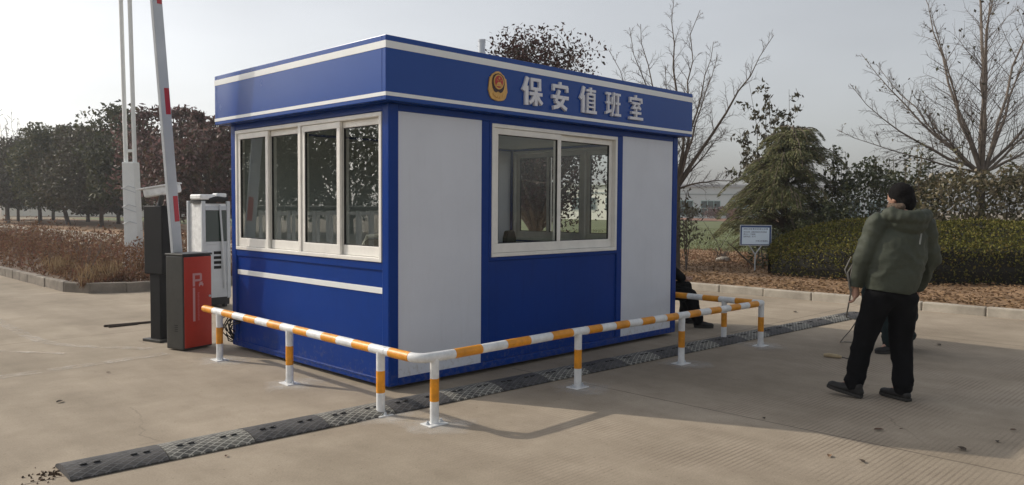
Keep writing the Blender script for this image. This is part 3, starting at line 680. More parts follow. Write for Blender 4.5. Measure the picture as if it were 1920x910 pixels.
# local x = along red face, local y = towards the far side (E2); red face at y=0, black face at x=0
b = MB(); b.box(0, .362, .006, .27, .012, .985); b.build("cabinet", M['blackmetal'], bg, bevel=.012)
b = MB(); b.box(-.006, .368, -.004, .276, .985, 1.008); b.build("lid", M['blackmetal'], bg, bevel=.008)
b = MB(); b.box(.014, .35, -.002, .006, .03, .972); rd = b.build("door_panel", M['red'], bg, bevel=.008)
def text_mesh(txt, size, depth):
    c = bpy.data.curves.new("t", 'FONT'); c.body = txt; c.size = size; c.extrude = depth; c.align_x = 'LEFT'
    o = bpy.data.objects.new("t", c); COL.objects.link(o); bpy.context.view_layer.update()
    me = bpy.data.meshes.new_from_object(o.evaluated_get(bpy.context.evaluated_depsgraph_get()))
    bpy.data.objects.remove(o); return me
def place_text(name, txt, size, m, parent, mw, depth=.001):
    me = text_mesh(txt, size, depth); me.transform(mw); me.materials.clear(); me.materials.append(m)
    o = bpy.data.objects.new(name, me); COL.objects.link(o); o.parent = parent; return o
def facing(ox, oy, oz, ax=(1, 0, 0), ay=(0, 0, 1)):
    ax = Vector(ax); ay = Vector(ay); az = ax.cross(ay); return Matrix(((ax.x, ay.x, az.x, ox), (ax.y, ay.y, az.y, oy), (ax.z, ay.z, az.z, oz), (0, 0, 0, 1)))
b = MB()
def fb(x0, x1, z0, z1, d=.0045): b.box(x0, x1, -d, -.0021, z0, z1)
fb(.115, .142, .665, .80); fb(.142, .215, .778, .80, .0048); fb(.142, .215, .715, .737, .0048); fb(.205, .228, .722, .793, .0052)
b.build("letter", M['pinkprint'], rd)
b = MB(); fb(.115, .142, .30, .652); b.build("letter_tail", M['pinkprint'], rd)
b = MB()
for k in range(22): fb(.172 + .004 * (k % 2), .196 - .003 * (k % 3), .305 + k * .0135, .305 + k * .0135 + .009)
b.build("small_print", M['pinkprint2'], rd)
b = MB(); fb(.19, .246, .672, .690); fb(.2, .236, .690, .708, .0047); fb(.193, .203, .66, .672, .0047); fb(.233, .243, .66, .672, .0047); b.build("car_icon", M['pinkprint'], rd)
b = MB()
for z in (.40, .42, .44, .46): b.box(-.002, .002, .09, .14, z - .2, z - .192)
b.build("vent", M['darkbox'], bg)
b = MB(); b.tube([(.325, -.001, .55), (.325, -.012, .55)], .012, 12); b.build('lock', M['steel'], rd, smooth=True)
# the boom: pivots on the far side, a few degrees off vertical
th = R(4.6); bd = Vector((-math.sin(th), 0, math.cos(th)))   # local
bc = Vector((.19, .315, .78)); bw = Vector((math.cos(th), 0, math.sin(th)))
b = MB(); L = 4.2; b.obox(bc + bd * (L / 2 - .3), bw, (0, 1, 0), bd, .058, .022, L / 2)
boom = b.build("boom", M['steel'], bg, bevel=.006)
for z in (.72, 1.84, 2.96):
    b = MB(); c = bc + bd * (z - .03) + bw * .02; b.obox((c.x, .315 - .0235, c.z), bw, (0, 1, 0), bd, .028, .0015, .135); b.build("reflector", M['red2'], boom)
b = MB(); b.obox(bc + Vector((0, -.02, 0)), (1, 0, 0), (0, 1, 0), (0, 0, 1), .08, .03, .09); b.build("pivot_clamp", M['blackmetal'], bg, bevel=.008)

# ------------------------------------------------------------------ plate reader with camera
pr = empty("plate_reader", (-3.90, 8.72, 0), yawg, "black plate recognition pillar with a white camera on top beside the barrier", "plate reader")
b = MB(); b.box(-.08, .08, -.15, .16, .745, 1.50); b.build("screen_box", M['darkbox'], pr, bevel=.012)
b = MB(); b.box(-.065, .065, -.085, .085, .03, .745); b.build("post", M['darkbox'], pr, bevel=.006)
b = MB(); b.box(-.12, .12, -.15, .15, 0, .03); b.build("base", M['blackmetal'], pr, bevel=.004)
b = MB(); ax = Vector((.55, -.80, .17)).normalized(); ay = Vector((.8, .55, 0)).normalized(); az = ax.cross(ay)
cc = Vector((.03, -.02, 1.665))
b.obox(cc, ax, ay, az, .19, .06, .048); hsn = b.build("camera_housing", M['white'], pr, bevel=.02)
b = MB(); az2 = az if az.z > 0 else -az
b.obox(cc + az2 * .052 - ax * .02, ax, ay, az, .22, .075, .008); b.build("sun_hood", M['white'], hsn, bevel=.004)
b = MB(); b.obox(cc - ax * .192, ax, ay, az, .004, .045, .035); b.build("lens_window", M['darkbox'], hsn)
b = MB(); b.tube([(0, 0, 1.49), (.02, 0, 1.54), tuple(cc - Vector((0, 0, .05)))], .028, 12); b.build("bracket", M['blackmetal'], pr, smooth=True)

# ------------------------------------------------------------------ sliding gate head and folded gate
sg = empty("sliding_gate_drive", W3(1.12, 6.0), YAW, "grey and white sliding gate drive unit with a dark window and vents", "gate drive"); sg.scale = (1.1, 1.0, .955)
b = MB(); b.box(.03, .36, .03, .50, .16, 1.60); b.build("body", M['white'], sg, bevel=.006)
for (x, y) in ((0, 0), (.34, 0), (0, .48), (.34, .48)):
    b = MB(); b.box(x, x + .05, y, y + .05, .14, 1.64); b.build("corner_post", M['steel'], sg, bevel=.008)
b = MB(); b.box(.052, .34, .012, .03, 1.02, 1.50); b.build("display", M['screen'], sg, bevel=.003)
b = MB(); b.box(.052, .34, .016, .03, .22, .98); fp = b.build("front_panel", M['steel'], sg, bevel=.004)
for k in range(4):
    b = MB(); b.box(.16, .26, .010, .0155, .60 + k * .075, .60 + k * .075 + .045); b.build("vent", M['darkbox'], fp)
for za, zb in ((.98, 1.02), (1.50, 1.56), (.16, .22)):
    b = MB(); b.box(.052, .34, .008, .030, za, zb); b.build("trim", M['steel'], sg, bevel=.003)
b = MB(); b.tube([(.24, -.01, 1.58), (.27, -.03, .9), (.30, -.02, .3)], .014, 8); b.build("pole", M['steel'], sg, smooth=True)
b = MB(); b.box(-.03, .18, -.02, .34, 1.66, 1.74); b.build("cap", M['white'], sg, bevel=.02)
b = MB(); b.cyl((.02, .1), .012, 1.62, 1.66); b.box(.0, .2, .02, .4, 1.60, 1.66)
b.tube([(.1, .02, 1.66), (.2, -.02, 1.67), (.36, .1, 1.66)], .045, 10); b.tube([(.2, .15, 1.69), (.4, .12, 1.69)], .05, 10); b.build("hinge_drum", M['cable'], sg, smooth=True)
b = MB(); b.box(.22, .36, .04, .2, 1.70, 1.76); b.build("lamp_cap", M['white'], sg, bevel=.015)
b = MB(); b.box(.0, .38, .02, .52, .04, .16); b.build("wheel_base", M['cable'], sg, bevel=.01)
for (x, y) in ((.06, .06), (.32, .06), (.06, .46), (.32, .46)):
    b = MB(); b.tube([(x - .02, y, .045), (x + .02, y, .045)], .045, 14); b.build("wheel", M['rubber'], sg, smooth=True)
tg = empty("telescopic_gate", W3(-2.7, 7.2), YAW, "folded white telescopic gate mirrored in the kiosk's side windows", "gate")
b = MB(); b2 = MB(); b3 = MB()
for k in range(16):
    x = -k * .28
    for y in (-.16, .16): b.box(x - .025, x + .025, y - .02, y + .02, .10, 1.42)
    b.box(x - .02, x + .02, -.14, .14, 1.34, 1.40); b.box(x - .02, x + .02, -.14, .14, .3, .36)
    b2.tube([(x - .1, -.16, 1.46), (x + .1, -.16, 1.46)], .045, 8); b2.tube([(x - .1, .16, 1.46), (x + .1, .16, 1.46)], .045, 8)
    for y in (-.16, .16): b3.tube([(x, y - .02, .05), (x, y + .02, .05)], .05, 10)
b.build("bars", M['white'], tg); b2.build("hinge", M['cable'], tg, smooth=True); b3.build("wheels", M['rubber'], tg, smooth=True)

# ------------------------------------------------------------------ twin tube mast
ms = empty("twin_tube_mast", (-8.62, 18.0, .10), 0, "tall white mast of two tubes on a square column in the left bed", "mast")
b = MB(); b.prism([(-.155, -.155), (.155, -.155), (.155, .155), (-.155, .155)], lambda p: (p[0], p[1], 0), lambda p: (p[0] * .9 - .06, p[1] * .9, 2.36)); b.build("column", M['mast'], ms, bevel=.02)
for s in (-1, 1):
    b = MB(); b.tube([(-.065 + s * .10, 0, 2.30), (-.16 + s * .10, 0, 8.0)], .047, 12); b.build("tube", M['mast'], ms, smooth=True)
for z in (2.62, 6.05):
    b = MB(); x = -.065 - .095 * (z - 2.3) / 5.7; b.box(x - .1, x + .1, -.03, .03, z - .03, z + .03); b.build("rung", M['mast'], ms, bevel=.004)
for k, z in enumerate((1.02, 1.28, 1.4, 1.72, 1.82)):
    b = MB(); q = -.03 * z / 1.2 ; b.tube([(q - .158, -.158, z + .06 * ((k % 2) * 2 - 1)), (q, -.17, z), (q + .158, -.158, z - .05)], .007, 6); b.build("tie_wire", M['steel'], ms)
b = MB(); b.tube([(-8.2, 17.3, .12), (-8.2, 17.3, .24)], [.36, .33], 22); tag(b.build("footing_slab", M['grey'], bevel=.01), "round weathered concrete slab at the foot of the white mast", "slab")

# ------------------------------------------------------------------ trees
def blade_axes(rng, n, L, W, up):
    d = rng.normal(size=(n, 3)) * .5; d[:, 2] = np.abs(d[:, 2]) + up; d = unit(d)
    s = unit(np.cross(d, rng.normal(size=(n, 3)))); return d * (L * rng.uniform(.5, 1.4, (n, 1))), s * W
LM = {}
LM['dark'] = leafmat("dark_evergreen_leaf", [(.028, .034, .016), (.058, .066, .03), (.10, .10, .045)], .2)
LM['olive'] = leafmat("olive_leaf", [(.035, .042, .016), (.075, .08, .028), (.115, .105, .04)], .2)
LM['brown'] = leafmat("brown_leaf", [(.038, .034, .022), (.085, .07, .042), (.07, .075, .034)], .2)
LM['red'] = leafmat("purple_red_leaf", [(.045, .03, .022), (.085, .045, .038), (.24, .14, .135), (.07, .06, .03), (.15, .075, .07)], .25)
LM['roofred'] = leafmat("mixed_red_leaf", [(.03, .028, .014), (.05, .02, .018), (.075, .028, .028), (.04, .036, .018)], .2)

def limb_path(p0, p1, rnd, sag=0.0, n=7, jit=.04):
    p0, p1 = Vector(p0), Vector(p1); L = (p1 - p0).length; out = []
    for i in range(n):
        t = i / (n - 1); q = p0.lerp(p1, t)
        if 0 < i: q += Vector((rnd.gauss(0, jit), rnd.gauss(0, jit), rnd.gauss(0, jit))) * L * .35 * (t ** .5)
        q.z -= sag * L * 4 * t * (1 - t); out.append(q)
    return out
def leafy_tree(name, loc, h, wid, mats, label, group, n=7000, leaf=.10, trunk_h=1.4, seed=0, lean=0.0, nclump=26, shell=.75, aspect=1.0, gap=.0, flat=.8, twigs=0):
    rnd = random.Random(seed); rng = np.random.default_rng(seed)
    t = empty(name, loc, 0, label, "tree", group)
    tb = MB(); top = Vector((lean, 0, trunk_h)); r0 = .055 + .014 * h
    tb.tube(limb_path((0, 0, -.1), top, rnd, 0, 5, .02), [r0 * 1.2, r0, r0 * .9, r0 * .85, r0 * .8], 9)
    cz = trunk_h + (h - trunk_h) * .5; rz = (h - trunk_h) * .5; rx = wid / 2
    cl = []
    for k in range(nclump):
        d = unit(rng.normal(size=(1, 3)))[0]; rr = rng.uniform(.35, 1.02) ** .7
        c = np.array([lean + d[0] * rx * rr, d[1] * rx * aspect * rr, cz + d[2] * rz * rr]); cs = rng.uniform(.16, .33) * wid
        cs = max(.3, min(cs, max(.25, c[2] - trunk_h * .75) + .25, (h - c[2]) / flat * rng.uniform(.85, 1.25) + .1))
        cl.append((c, cs))
        if twigs:
            for _ in range(twigs):
                dd = unit(rng.normal(size=(1, 3)))[0]; q = c + dd * cs * np.array([1, aspect, flat]) * rng.uniform(.6, 1.05)
                tb.tube([c, (c + q) / 2 + rng.normal(0, .04, 3), q], [.009, .006, .003], 3, caps=False)
        if k % 2 == 0 or twigs:
            pth = limb_path(top + Vector((0, 0, -.25 * rnd.random())), c, rnd, -.05, 6, .05)
            tb.tube(pth, [r0 * .5 * (1 - i / 6.5) + .008 for i in range(6)], 6)
    tb.build("trunk", M['bark'], t, smooth=True)
    per = n // nclump; C = []
    for c, cs in cl:
        d = unit(rng.normal(size=(per, 3))); rr = cs * rng.uniform(0, 1, (per, 1)) ** (1 - shell * .7)
        C.append(c + d * rr * np.array([1, aspect, flat]))
    C = np.concatenate(C)
    C = C[C[:, 2] > trunk_h * .6 + rng.uniform(-.3, .3, len(C))]
    C = C[C[:, 2] < h + .4]
    A, B = rand_axes(rng, len(C), leaf, leaf * .45, .3)
    quads("crown", C, A, B, mats, t)
    return t
def LT(px, d, *a, **k): return leafy_tree(a[0], (AX(px, d), d, .0), *a[1:], **k)
GRP = "evergreen trees in the row behind the left bed"
LT(15, 56, "broadleaf_tree", 5.2, 6.8, LM['olive'], "dark bushy tree at the left end of the tree row", GRP, n=16000, leaf=.14, seed=1, trunk_h=1.3, nclump=34)
LT(75, 54, "broadleaf_tree", 5.9, 5.6, LM['brown'], "dark round tree second in the row left of the mast", GRP, n=16000, leaf=.14, seed=2, trunk_h=1.4, nclump=34)
LT(130, 51, "broadleaf_tree", 6.5, 5.4, LM['olive'], "greenish leaning tree with the tallest lumpy crown left of the mast", GRP, n=16000, leaf=.14, seed=3, trunk_h=1.4, lean=-.4, nclump=34)
LT(190, 47, "broadleaf_tree", 6.1, 6.0, LM['brown'], "dense grey brown tree directly left of the white mast", GRP, n=16000, leaf=.13, seed=4, trunk_h=1.0, nclump=36)
LT(248, 42, "broadleaf_tree", 6.6, 4.4, LM['dark'], "tree with loose leafy top right behind the white mast", GRP, n=6500, leaf=.14, seed=5, trunk_h=1.0, nclump=32)
LT(318, 36, "red_leaf_tree", 5.9, 4.0, LM['red'], "purple red tree behind the raised barrier boom", "red leaved trees behind the barrier", n=7500, leaf=.12, seed=6, trunk_h=.7, nclump=36, twigs=5, shell=.5)
LT(398, 33, "red_leaf_tree", 5.2, 4.2, LM['red'], "dark red tree between the barrier boom and the kiosk", "red leaved trees behind the barrier", n=9000, leaf=.12, seed=7, trunk_h=.8, nclump=36, twigs=5, shell=.5)
LT(1006, 19.5, "red_leaf_tree", 6.1, 3.6, LM['roofred'], "dark reddish tree whose crown rises above the kiosk roof", n=19000, leaf=.056, seed=18, trunk_h=1.0, nclump=54, group=None, twigs=9, shell=.45)
LT(-10, 66, "broadleaf_tree", 6.0, 7.0, LM['dark'], "darker tree filling the gap behind the leftmost one", GRP, n=8000, leaf=.2, seed=61, trunk_h=1.2, nclump=30)
LT(100, 64, "broadleaf_tree", 6.0, 7.0, LM['brown'], "far brown tree showing between the second and third of the row", GRP, n=8000, leaf=.2, seed=62, trunk_h=1.2, nclump=30)
LT(165, 60, "broadleaf_tree", 6.4, 6.5, LM['dark'], "far dark tree between the greenish tree and the grey brown one", GRP, n=8000, leaf=.2, seed=63, trunk_h=1.0, nclump=30)
LT(222, 54, "broadleaf_tree", 6.2, 6.5, LM['brown'], "far brown tree just left of the mast's column", GRP, n=8000, leaf=.19, seed=64, trunk_h=.9, nclump=30)
LT(455, 40, "broadleaf_tree", 5.2, 4.5, LM['brown'], "brown tree mostly hidden behind the kiosk's left edge", GRP, n=5000, leaf=.15, seed=9, trunk_h=1.0)
# trees west of the lane, mirrored in the side windows
WG = "trees across the lane mirrored in the side windows"
for i, (x, y, h) in enumerate(((-33, 9, 6.4), (-36, 13.5, 7.4), (-34, 18, 6.2), (-39, 22.5, 7.2), (-37, 4.5, 6.6), (-30, 25, 6.4), (-40, 17, 7.4))):
    leafy_tree("broadleaf_tree", (x, y, 0), h, 7.0, LM['dark' if i % 2 else 'olive'], "evergreen across the left lane seen only as a window reflection", WG, n=4600, leaf=.17, seed=30 + i, trunk_h=.9, nclump=34)

def bare_tree(name, loc, limbs, label, r0, fork_z, seed, group=None, twigs=13, fruit=0, mtr='bark', twl=.36, lean=(0, 0), sub=5, thick=1.0):
    rnd = random.Random(seed); t = empty(name, loc, 0, label, "tree", group)
    tb = MB(); cb = MB(); F = Vector((lean[0], lean[1], fork_z)); tips = []
    tb.tube(limb_path((0, 0, -.1), F, rnd, 0, 5, .015), [r0 * 1.15, r0, r0 * .95, r0 * .9, r0 * .85], 10)
    for (dx, dy, dz, rf, sag) in limbs:
        path = limb_path(F - Vector((0, 0, rnd.uniform(0, .15))), F + Vector((dx, dy, dz)), rnd, sag, 9, .028); n = len(path)
        rr = [max(.006, r0 * rf * (1 - i / (n - .6)) ** 1.35 + .004) for i in range(n)]
        tb.tube(path, rr, 7)
        L = sum((path[i + 1] - path[i]).length for i in range(n - 1))
        for k in range(twigs):
            tt = .12 + .87 * (k + rnd.random()) / twigs; f = tt * (n - 1); i = min(int(f), n - 2); p = path[i].lerp(path[i + 1], f - i)
            d = (path[i + 1] - path[i]).normalized(); o = d.orthogonal(); o.rotate(Matrix.Rotation(rnd.uniform(0, 6.28), 3, d))
            td = (d * rnd.uniform(.6, 1.0) + o * rnd.uniform(.5, .95) + Vector((0, 0, .22))).normalized()
            tl = twl * L * (1.05 - tt) * rnd.uniform(.6, 1.15) + .12
            q = limb_path(p, p + td * tl, rnd, -.04, 5, .05); rt = min(rr[i] * .5, .012 * thick) ; cb.tube(q, [max(.0035 * thick, rt * (1 - j / 4.6)) for j in range(5)], 4, caps=False)
            for s in range(sub):
                u_ = .2 + .78 * (s + rnd.random()) / sub; ff = u_ * 4; ii = min(int(ff), 3); pp = q[ii].lerp(q[ii + 1], ff - ii)
                dd = (q[ii + 1] - q[ii]).normalized(); oo = dd.orthogonal(); oo.rotate(Matrix.Rotation(rnd.uniform(0, 6.28), 3, dd))
                e2 = (dd * .8 + oo * .75 + Vector((0, 0, .1))).normalized() * (tl * rnd.uniform(.18, .42))
                cb.tube([pp, pp + e2 * .5 + Vector((0, 0, .01)), pp + e2], [.0045 * thick, .0036 * thick, .002 * thick], 3, caps=False); tips.append(pp + e2)
    tb.build("trunk", M[mtr], t, smooth=True); cb.build("crown", M['twig'], t)
    if fruit:
        rng = np.random.default_rng(seed); idx = rng.choice(len(tips), fruit, replace=False); C = np.array([tips[i] for i in idx]) + rng.normal(0, .03, (fruit, 3)); A, B = rand_axes(rng, fruit, .05, .03, .6)
        quads("leaves", C, A, B, LM['brown'], t)
    return t
# right: wide tree behind the hedge
D = 19.2; s = D / 1479.67
def lim(D, x0, y0, ends):
    k = D / 1479.67; return [((ex - x0) * k, dy, (y0 - ey) * k, rf, sg) for ex, ey, dy, rf, sg in ends]
bare_tree("bare_tree", (AX(1838, D), D, .1), lim(D, 1838, 322, [(1598, 168, .3, .5, .07), (1672, 190, -.8, .45, .05), (1640, 95, 1.0, .5, .03), (1708, 30, -.5, .55, .04), (1742, -40, .8, .6, .03), (1822, -160, 0, .8, -.01), (1868, -120, .6, .55, -.02), (1905, -60, -.8, .5, .0),
          (1960, 10, .5, .55, .03), (2010, 90, -.4, .5, .05), (2060, 190, .7, .45, .06), (1780, -100, -1.4, .55, .02), (1590, 240, .9, .3, .03), (1690, 100, 1.6, .4, .04), (1930, 160, -1.5, .4, .04), (1775, 60, -1.2, .45, .03)]),
          "big bare tree spreading above the hedge at the right edge", .092, 2.35, 11, twigs=26, fruit=260, mtr='palebark', twl=.30, sub=10, thick=.8)
# behind the kiosk's right end
D = 17.6
bare_tree("bare_tree", (AX(1268, D), D, .1), lim(D, 1268, 345, [(1445, 65, .2, .5, .01), (1352, 60, .9, .4, .0), (1292, 30, -.4, .4, .0), (1262, -10, .4, .5, .0), (1205, 30, .8, .4, .01), (1170, 60, -.4, .35, .02), (1142, 90, .4, .35, .02), (1368, 338, -.6, .22, -.06), (1375, 235, .7, .25, -.02), (1320, 120, -.9, .3, .0), (1225, 140, -1.0, .3, .0)]),
          "slender bare tree fanning out behind the kiosk's right end", .10, 1.9, 12, twigs=26, twl=.24, sub=9, thick=.75)
D = 60
for px, label, sd in ((12, "pale bare tree standing at the far left edge", 21), (34, "thin bare tree right of the far left one", 22)):
    bare_tree("bare_tree", (AX(px, D), D, 0), lim(D, px, 330, [(px - 30, 250, .2, .4, 0), (px - 12, 215, 1, .4, 0), (px + 6, 205, -1, .4, 0), (px + 26, 240, .6, .4, 0), (px + 14, 225, -.5, .4, 0)]), label, .10, 3.4, sd, "bare trees left of the evergreen row", twigs=10, twl=.3, sub=3, thick=3.0)
# sapling with a few hanging leaves
def sapling(loc, stems, label, seed, leaf=.05, mats=None, per=26, group=None, name="sapling", r=.018):
    rnd = random.Random(seed); rng = np.random.default_rng(seed); t = empty(name, loc, 0, label, "tree", group); tb = MB(); C = []
    for (dx, dy, dz) in stems:
        p = limb_path((0, 0, -.05), (dx, dy, dz), rnd, -.03, 8, .03); tb.tube(p, [r * (1 - i / 9) for i in range(8)], 6)
        for k in range(9):
            f = 3.2 + 3.7 * k / 9; i = int(f); q = p[i].lerp(p[min(i + 1, 7)], f - i); e_ = q + Vector((rnd.gauss(0, .28), rnd.gauss(0, .28), rnd.uniform(.0, .35)))
            tb.tube([q, q.lerp(e_, .5) + Vector((0, 0, .03)), e_], [.007, .005, .003], 4)
            for _ in range(per // 5): C.append(np.array(q.lerp(e_, rnd.uniform(.3, 1.1))) + rng.normal(0, .06, 3))
    tb.build("trunk", M['twig'], t, smooth=True); C = np.array(C); A, B = rand_axes(rng, len(C), leaf, leaf * .42, 1.2)
    quads("crown", C, A, B, mats or LM['brown'], t); return t
D = 22.5
sapling((AX(1447, D), D, .1), [(-.65, .2, 4.9), (-.35, -.2, 4.75), (-.05, .3, 4.6), (.55, .1, 4.75), (-.9, .4, 3.7), (.2, -.3, 4.2), (-1.0, 0, 3.0)], "thin sapling with drooping brown leaves behind the cedar", 41, .075, None, 110)
D = 17.2
sapling((AX(1288, D), D, .1), [(.0, .1, 1.75), (-.15, -.1, 1.5), (.12, 0, 1.35), (.05, .2, 1.2), (-.05, .1, 1.0)], "thin leafy shrub beside the kiosk's right edge", 42, .05, LM['brown'], 40, name="slender_shrub", r=.012)

# cedar: tiers of drooping boughs
def cedar(loc, h, rad, seed, label):
    rnd = random.Random(seed); rng = np.random.default_rng(seed); t = empty("cedar_tree", loc, 0, label, "tree"); tb = MB()
    tb.tube(limb_path((0, 0, -.1), (.38, 0, h * .98), rnd, 0, 7, .02), [.10 * (1 - i / 7.2) + .01 for i in range(7)], 8)
    C, A, B = [], [], []
    for k in range(200):
        f = rnd.random() ** .8; z = .10 * h + .84 * h * f; a = rnd.uniform(0, 6.283); L = rad * (1.05 - f) ** .42 * rnd.uniform(.6, 1.08) * (.92 + .35 * mnoise.noise(Vector((math.cos(a) * 1.1, math.sin(a) * 1.1, f * 3.2 + 4)))) * (.85 if f < .12 else 1) + .05
        p0 = Vector((.38 * f, 0, z)); n = 9; path = []
        for i in range(n):
            s = i / (n - 1); path.append(p0 + Vector((math.cos(a) * L * s, math.sin(a) * L * s, L * ((.34 + .5 * f) * s - (.46 + .42 * f) * s * s * s) + rnd.gauss(0, .012))))
        tb.tube(path, [.018 * (1 - i / 9.5) + .003 for i in range(n)], 5)
        m = int(330 * L + 80)
        for _ in range(m):
            s = (.18 + .85 * rnd.random()); f2 = min(s, .999) * (n - 1); i = int(f2); q = path[i].lerp(path[min(i + 1, n - 1)], f2 - i)
            side = Vector((-math.sin(a), math.cos(a), 0)) * rnd.gauss(0, .17 * (1.25 - s) * min(L, 1.4) + .03)
            q = q + side + Vector((0, 0, -abs(side.length) * .25 - rnd.random() * .07))
            out = Vector((math.cos(a), math.sin(a), 0)) * .9 + side * 2.2 + Vector((0, 0, -.45 + rnd.gauss(0, .25)))
            C.append(q); A.append(out.normalized() * rnd.uniform(.035, .075)); B.append(out.cross(Vector((rnd.gauss(0, .4), rnd.gauss(0, .4), 1))).normalized() * rnd.uniform(.006, .012))
    tb.build("trunk", M['bark'], t, smooth=True)
    quads("crown", np.array(C), np.array(A), np.array(B), leafmat("cedar_needles", [(.06, .075, .034), (.12, .138, .058), (.20, .20, .085), (.23, .19, .11)], .2), t)
cedar((AX(1462, 20.4), 20.6, .1), 3.65, 2.0, 51, "drooping green cedar behind the small blue sign")

# hedges and shrubs
def blob_leaves(pts_fn, n, leaf, mats, name, parent, rng, up=.2, ratio=.5):
    C = pts_fn(n); A, B = rand_axes(rng, len(C), leaf, leaf * ratio, -up); return quads(name, C, A, B, mats, parent)
LM['hedge'] = leafmat("clipped_hedge_leaf", [(.05, .054, .014), (.105, .105, .024), (.175, .165, .036), (.14, .10, .032)], .1, .7, .08)
LM['tall'] = leafmat("tall_hedge_leaf", [(.05, .055, .022), (.12, .11, .045), (.20, .16, .085), (.26, .215, .14), (.08, .085, .035)], .2, .45, .5)
LM['shrubd'] = leafmat("shrub_leaf", [(.03, .04, .017), (.065, .08, .032), (.11, .11, .048)], .2, .45, .5)
def clipped_hedge():
    rng = np.random.default_rng(61)
    t = empty("clipped_hedge", (9.5, 15.6, .1), 0, "long low clipped hedge with a rounded mossy top behind the man", "hedge")
    # spine from the left tip to beyond the right edge; half depth grows from the tip
    xs = np.linspace(-4.02, 7.0, 64)
    def half(x): return 1.25 * np.clip((x + 4.03) / 1.7, 0, 1) ** .5
    def cy(x): return .30 + .75 * np.clip((-x - 2.2) / 1.8, 0, 1) - .05 * (x + 2)
    def prof(s): # s -1 front .. 1 back -> (offset, height)
        return s, .62 + .52 * np.clip((s + 1) / 1.5, 0, 1) ** .8
    mb = MB(); nu, nv = 64, 16; vs = []
    for i, x in enumerate(xs):
        h = half(x); c = cy(x)
        k0 = .30 + .70 * min(1, h / 1.25) ** .7; row = [(x, c - h * .96, 0), (x, c - h - .05, .26 * k0), (x, c - h - .02 + .04 * mnoise.noise(Vector((x * 1.3, 0, 7))), .50 * k0)]
        for j in range(nv):
            s = -1 + 2 * j / (nv - 1); k = (.30 + .70 * min(1, h / 1.25) ** .7); zz = (.62 + .50 * min(1, (s + 1) / 1.5) ** .8) * k
            row.append((x, c + s * h * .98, zz + .03 * mnoise.noise(Vector((x * 2, s * 3, 0))) + .07 * mnoise.noise(Vector((x * .7, s * 1.2, 3)))))
        row += [(x, c + h, .4), (x, c + h, 0)]; vs += row
    m = nv + 5
    fs = [(i * m + j, (i + 1) * m + j, (i + 1) * m + j + 1, i * m + j + 1) for i in range(nu - 1) for j in range(m - 1)]
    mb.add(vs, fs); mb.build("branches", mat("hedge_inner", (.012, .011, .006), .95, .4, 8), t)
    # leaves over its skin
    V = np.array(vs).reshape(nu, m, 3); n = 52000
    i = rng.integers(0, nu - 1, n); j = rng.integers(0, m - 3, n); a = rng.random((n, 1)); b = rng.random((n, 1))
    # thin the top a little, weight the front
    P = (V[i, j] * (1 - a) * (1 - b) + V[i + 1, j] * a * (1 - b) + V[i, j + 1] * (1 - a) * b + V[i + 1, j + 1] * a * b)
    P += rng.normal(0, .022, P.shape); P[:, 2] += rng.random(n) * .03; sp = rng.random(n) < .06; P[sp, 2] += rng.random(sp.sum()) * .07
    P = P[P[:, 2] > .03]
    A, B = rand_axes(rng, len(P), .030, .015, -.5); quads("foliage", P, A, B, LM['hedge'], t)
clipped_hedge()
def shrub_mass(name, loc, sx, sy, h, n, leaf, mats, label, seed, cat="hedge", shoots=0, lump=.25, low=.05, group=None):
    rng = np.random.default_rng(seed); rnd = random.Random(seed); t = empty(name, loc, 0, label, cat, group); C = []; tb = MB()
    for k in range(int(10 + sx * 3)):
        x = rnd.uniform(-sx, sx) * .9; y = rnd.uniform(-sy, sy) * .6; tb.tube(limb_path((x, y, -.05), (x + rnd.gauss(0, .3), y + rnd.gauss(0, .2), h * .85), rnd, 0, 5, .05), [.03, .025, .02, .014, .006], 5)
    x = rng.uniform(-sx, sx, n * 2); y = rng.uniform(-sy, sy, n * 2); z = rng.uniform(low, 1, n * 2)
    hh = np.array([h * (1 + lump * mnoise.noise(Vector((a * 1.1 + seed, b * 1.1, .3))) + lump * .6 * mnoise.noise(Vector((a * 3 + seed, b * 3, 1)))) for a, b in zip(x, y)])
    ed = 1 - (np.abs(x) / sx) ** 6; hh *= .55 + .45 * ed
    fr = np.array([mnoise.noise(Vector((a * 1.3, c * 2 * h, 5 + seed))) for a, c in zip(x, z)])
    # keep leaves near the outside (front/back/top)
    d = np.maximum(np.abs(y) / sy + .18 * fr, z ** 3); keep = d > rng.uniform(.45, 1.0, n * 2)
    P = np.stack([x, y, z * hh], 1)[keep][:n]
    for k in range(shoots):
        x0 = rnd.uniform(-sx, sx) * .95; y0 = rnd.uniform(-sy, sy) * .7; L = rnd.uniform(.25, .75); tb.tube([(x0, y0, h * .8), (x0 + rnd.gauss(0, .05), y0, h + L)], [.01, .004], 4)
        m = int(60 * L); s = rng.random(m); P = np.concatenate([P, np.stack([x0 + rng.normal(0, .05, m), y0 + rng.normal(0, .05, m), h * .85 + s * (L + h * .15)], 1)])
    tb.build("branches", M['bark'], t, smooth=True)
    A, B = rand_axes(rng, len(P), leaf, leaf * .48, -.3); quads("foliage", P, A, B, mats, t); return t
shrub_mass("tall_hedge", (AX(1905, 18.2) , 18.6, .1), 2.4, .75, 2.25, 15000, .065, LM['tall'], "tall brownish broadleaf hedge behind the clipped one at right", 71, shoots=7, lump=.14)
shrub_mass("evergreen_shrub", (AX(1655, 19.6), 20.0, .1), 1.35, .8, 2.3, 9000, .06, LM['shrubd'], "dark green bushy shrub between the cedar and the tall hedge", 72, "shrub", shoots=16, lump=.3)
shrub_mass("evergreen_shrub", (AX(1550, 19.2), 19.4, .1), .8, .6, 1.4, 4200, .05, LM['shrubd'], "low dark shrub under the cedar's right side", 73, "shrub", shoots=3, lump=.35)
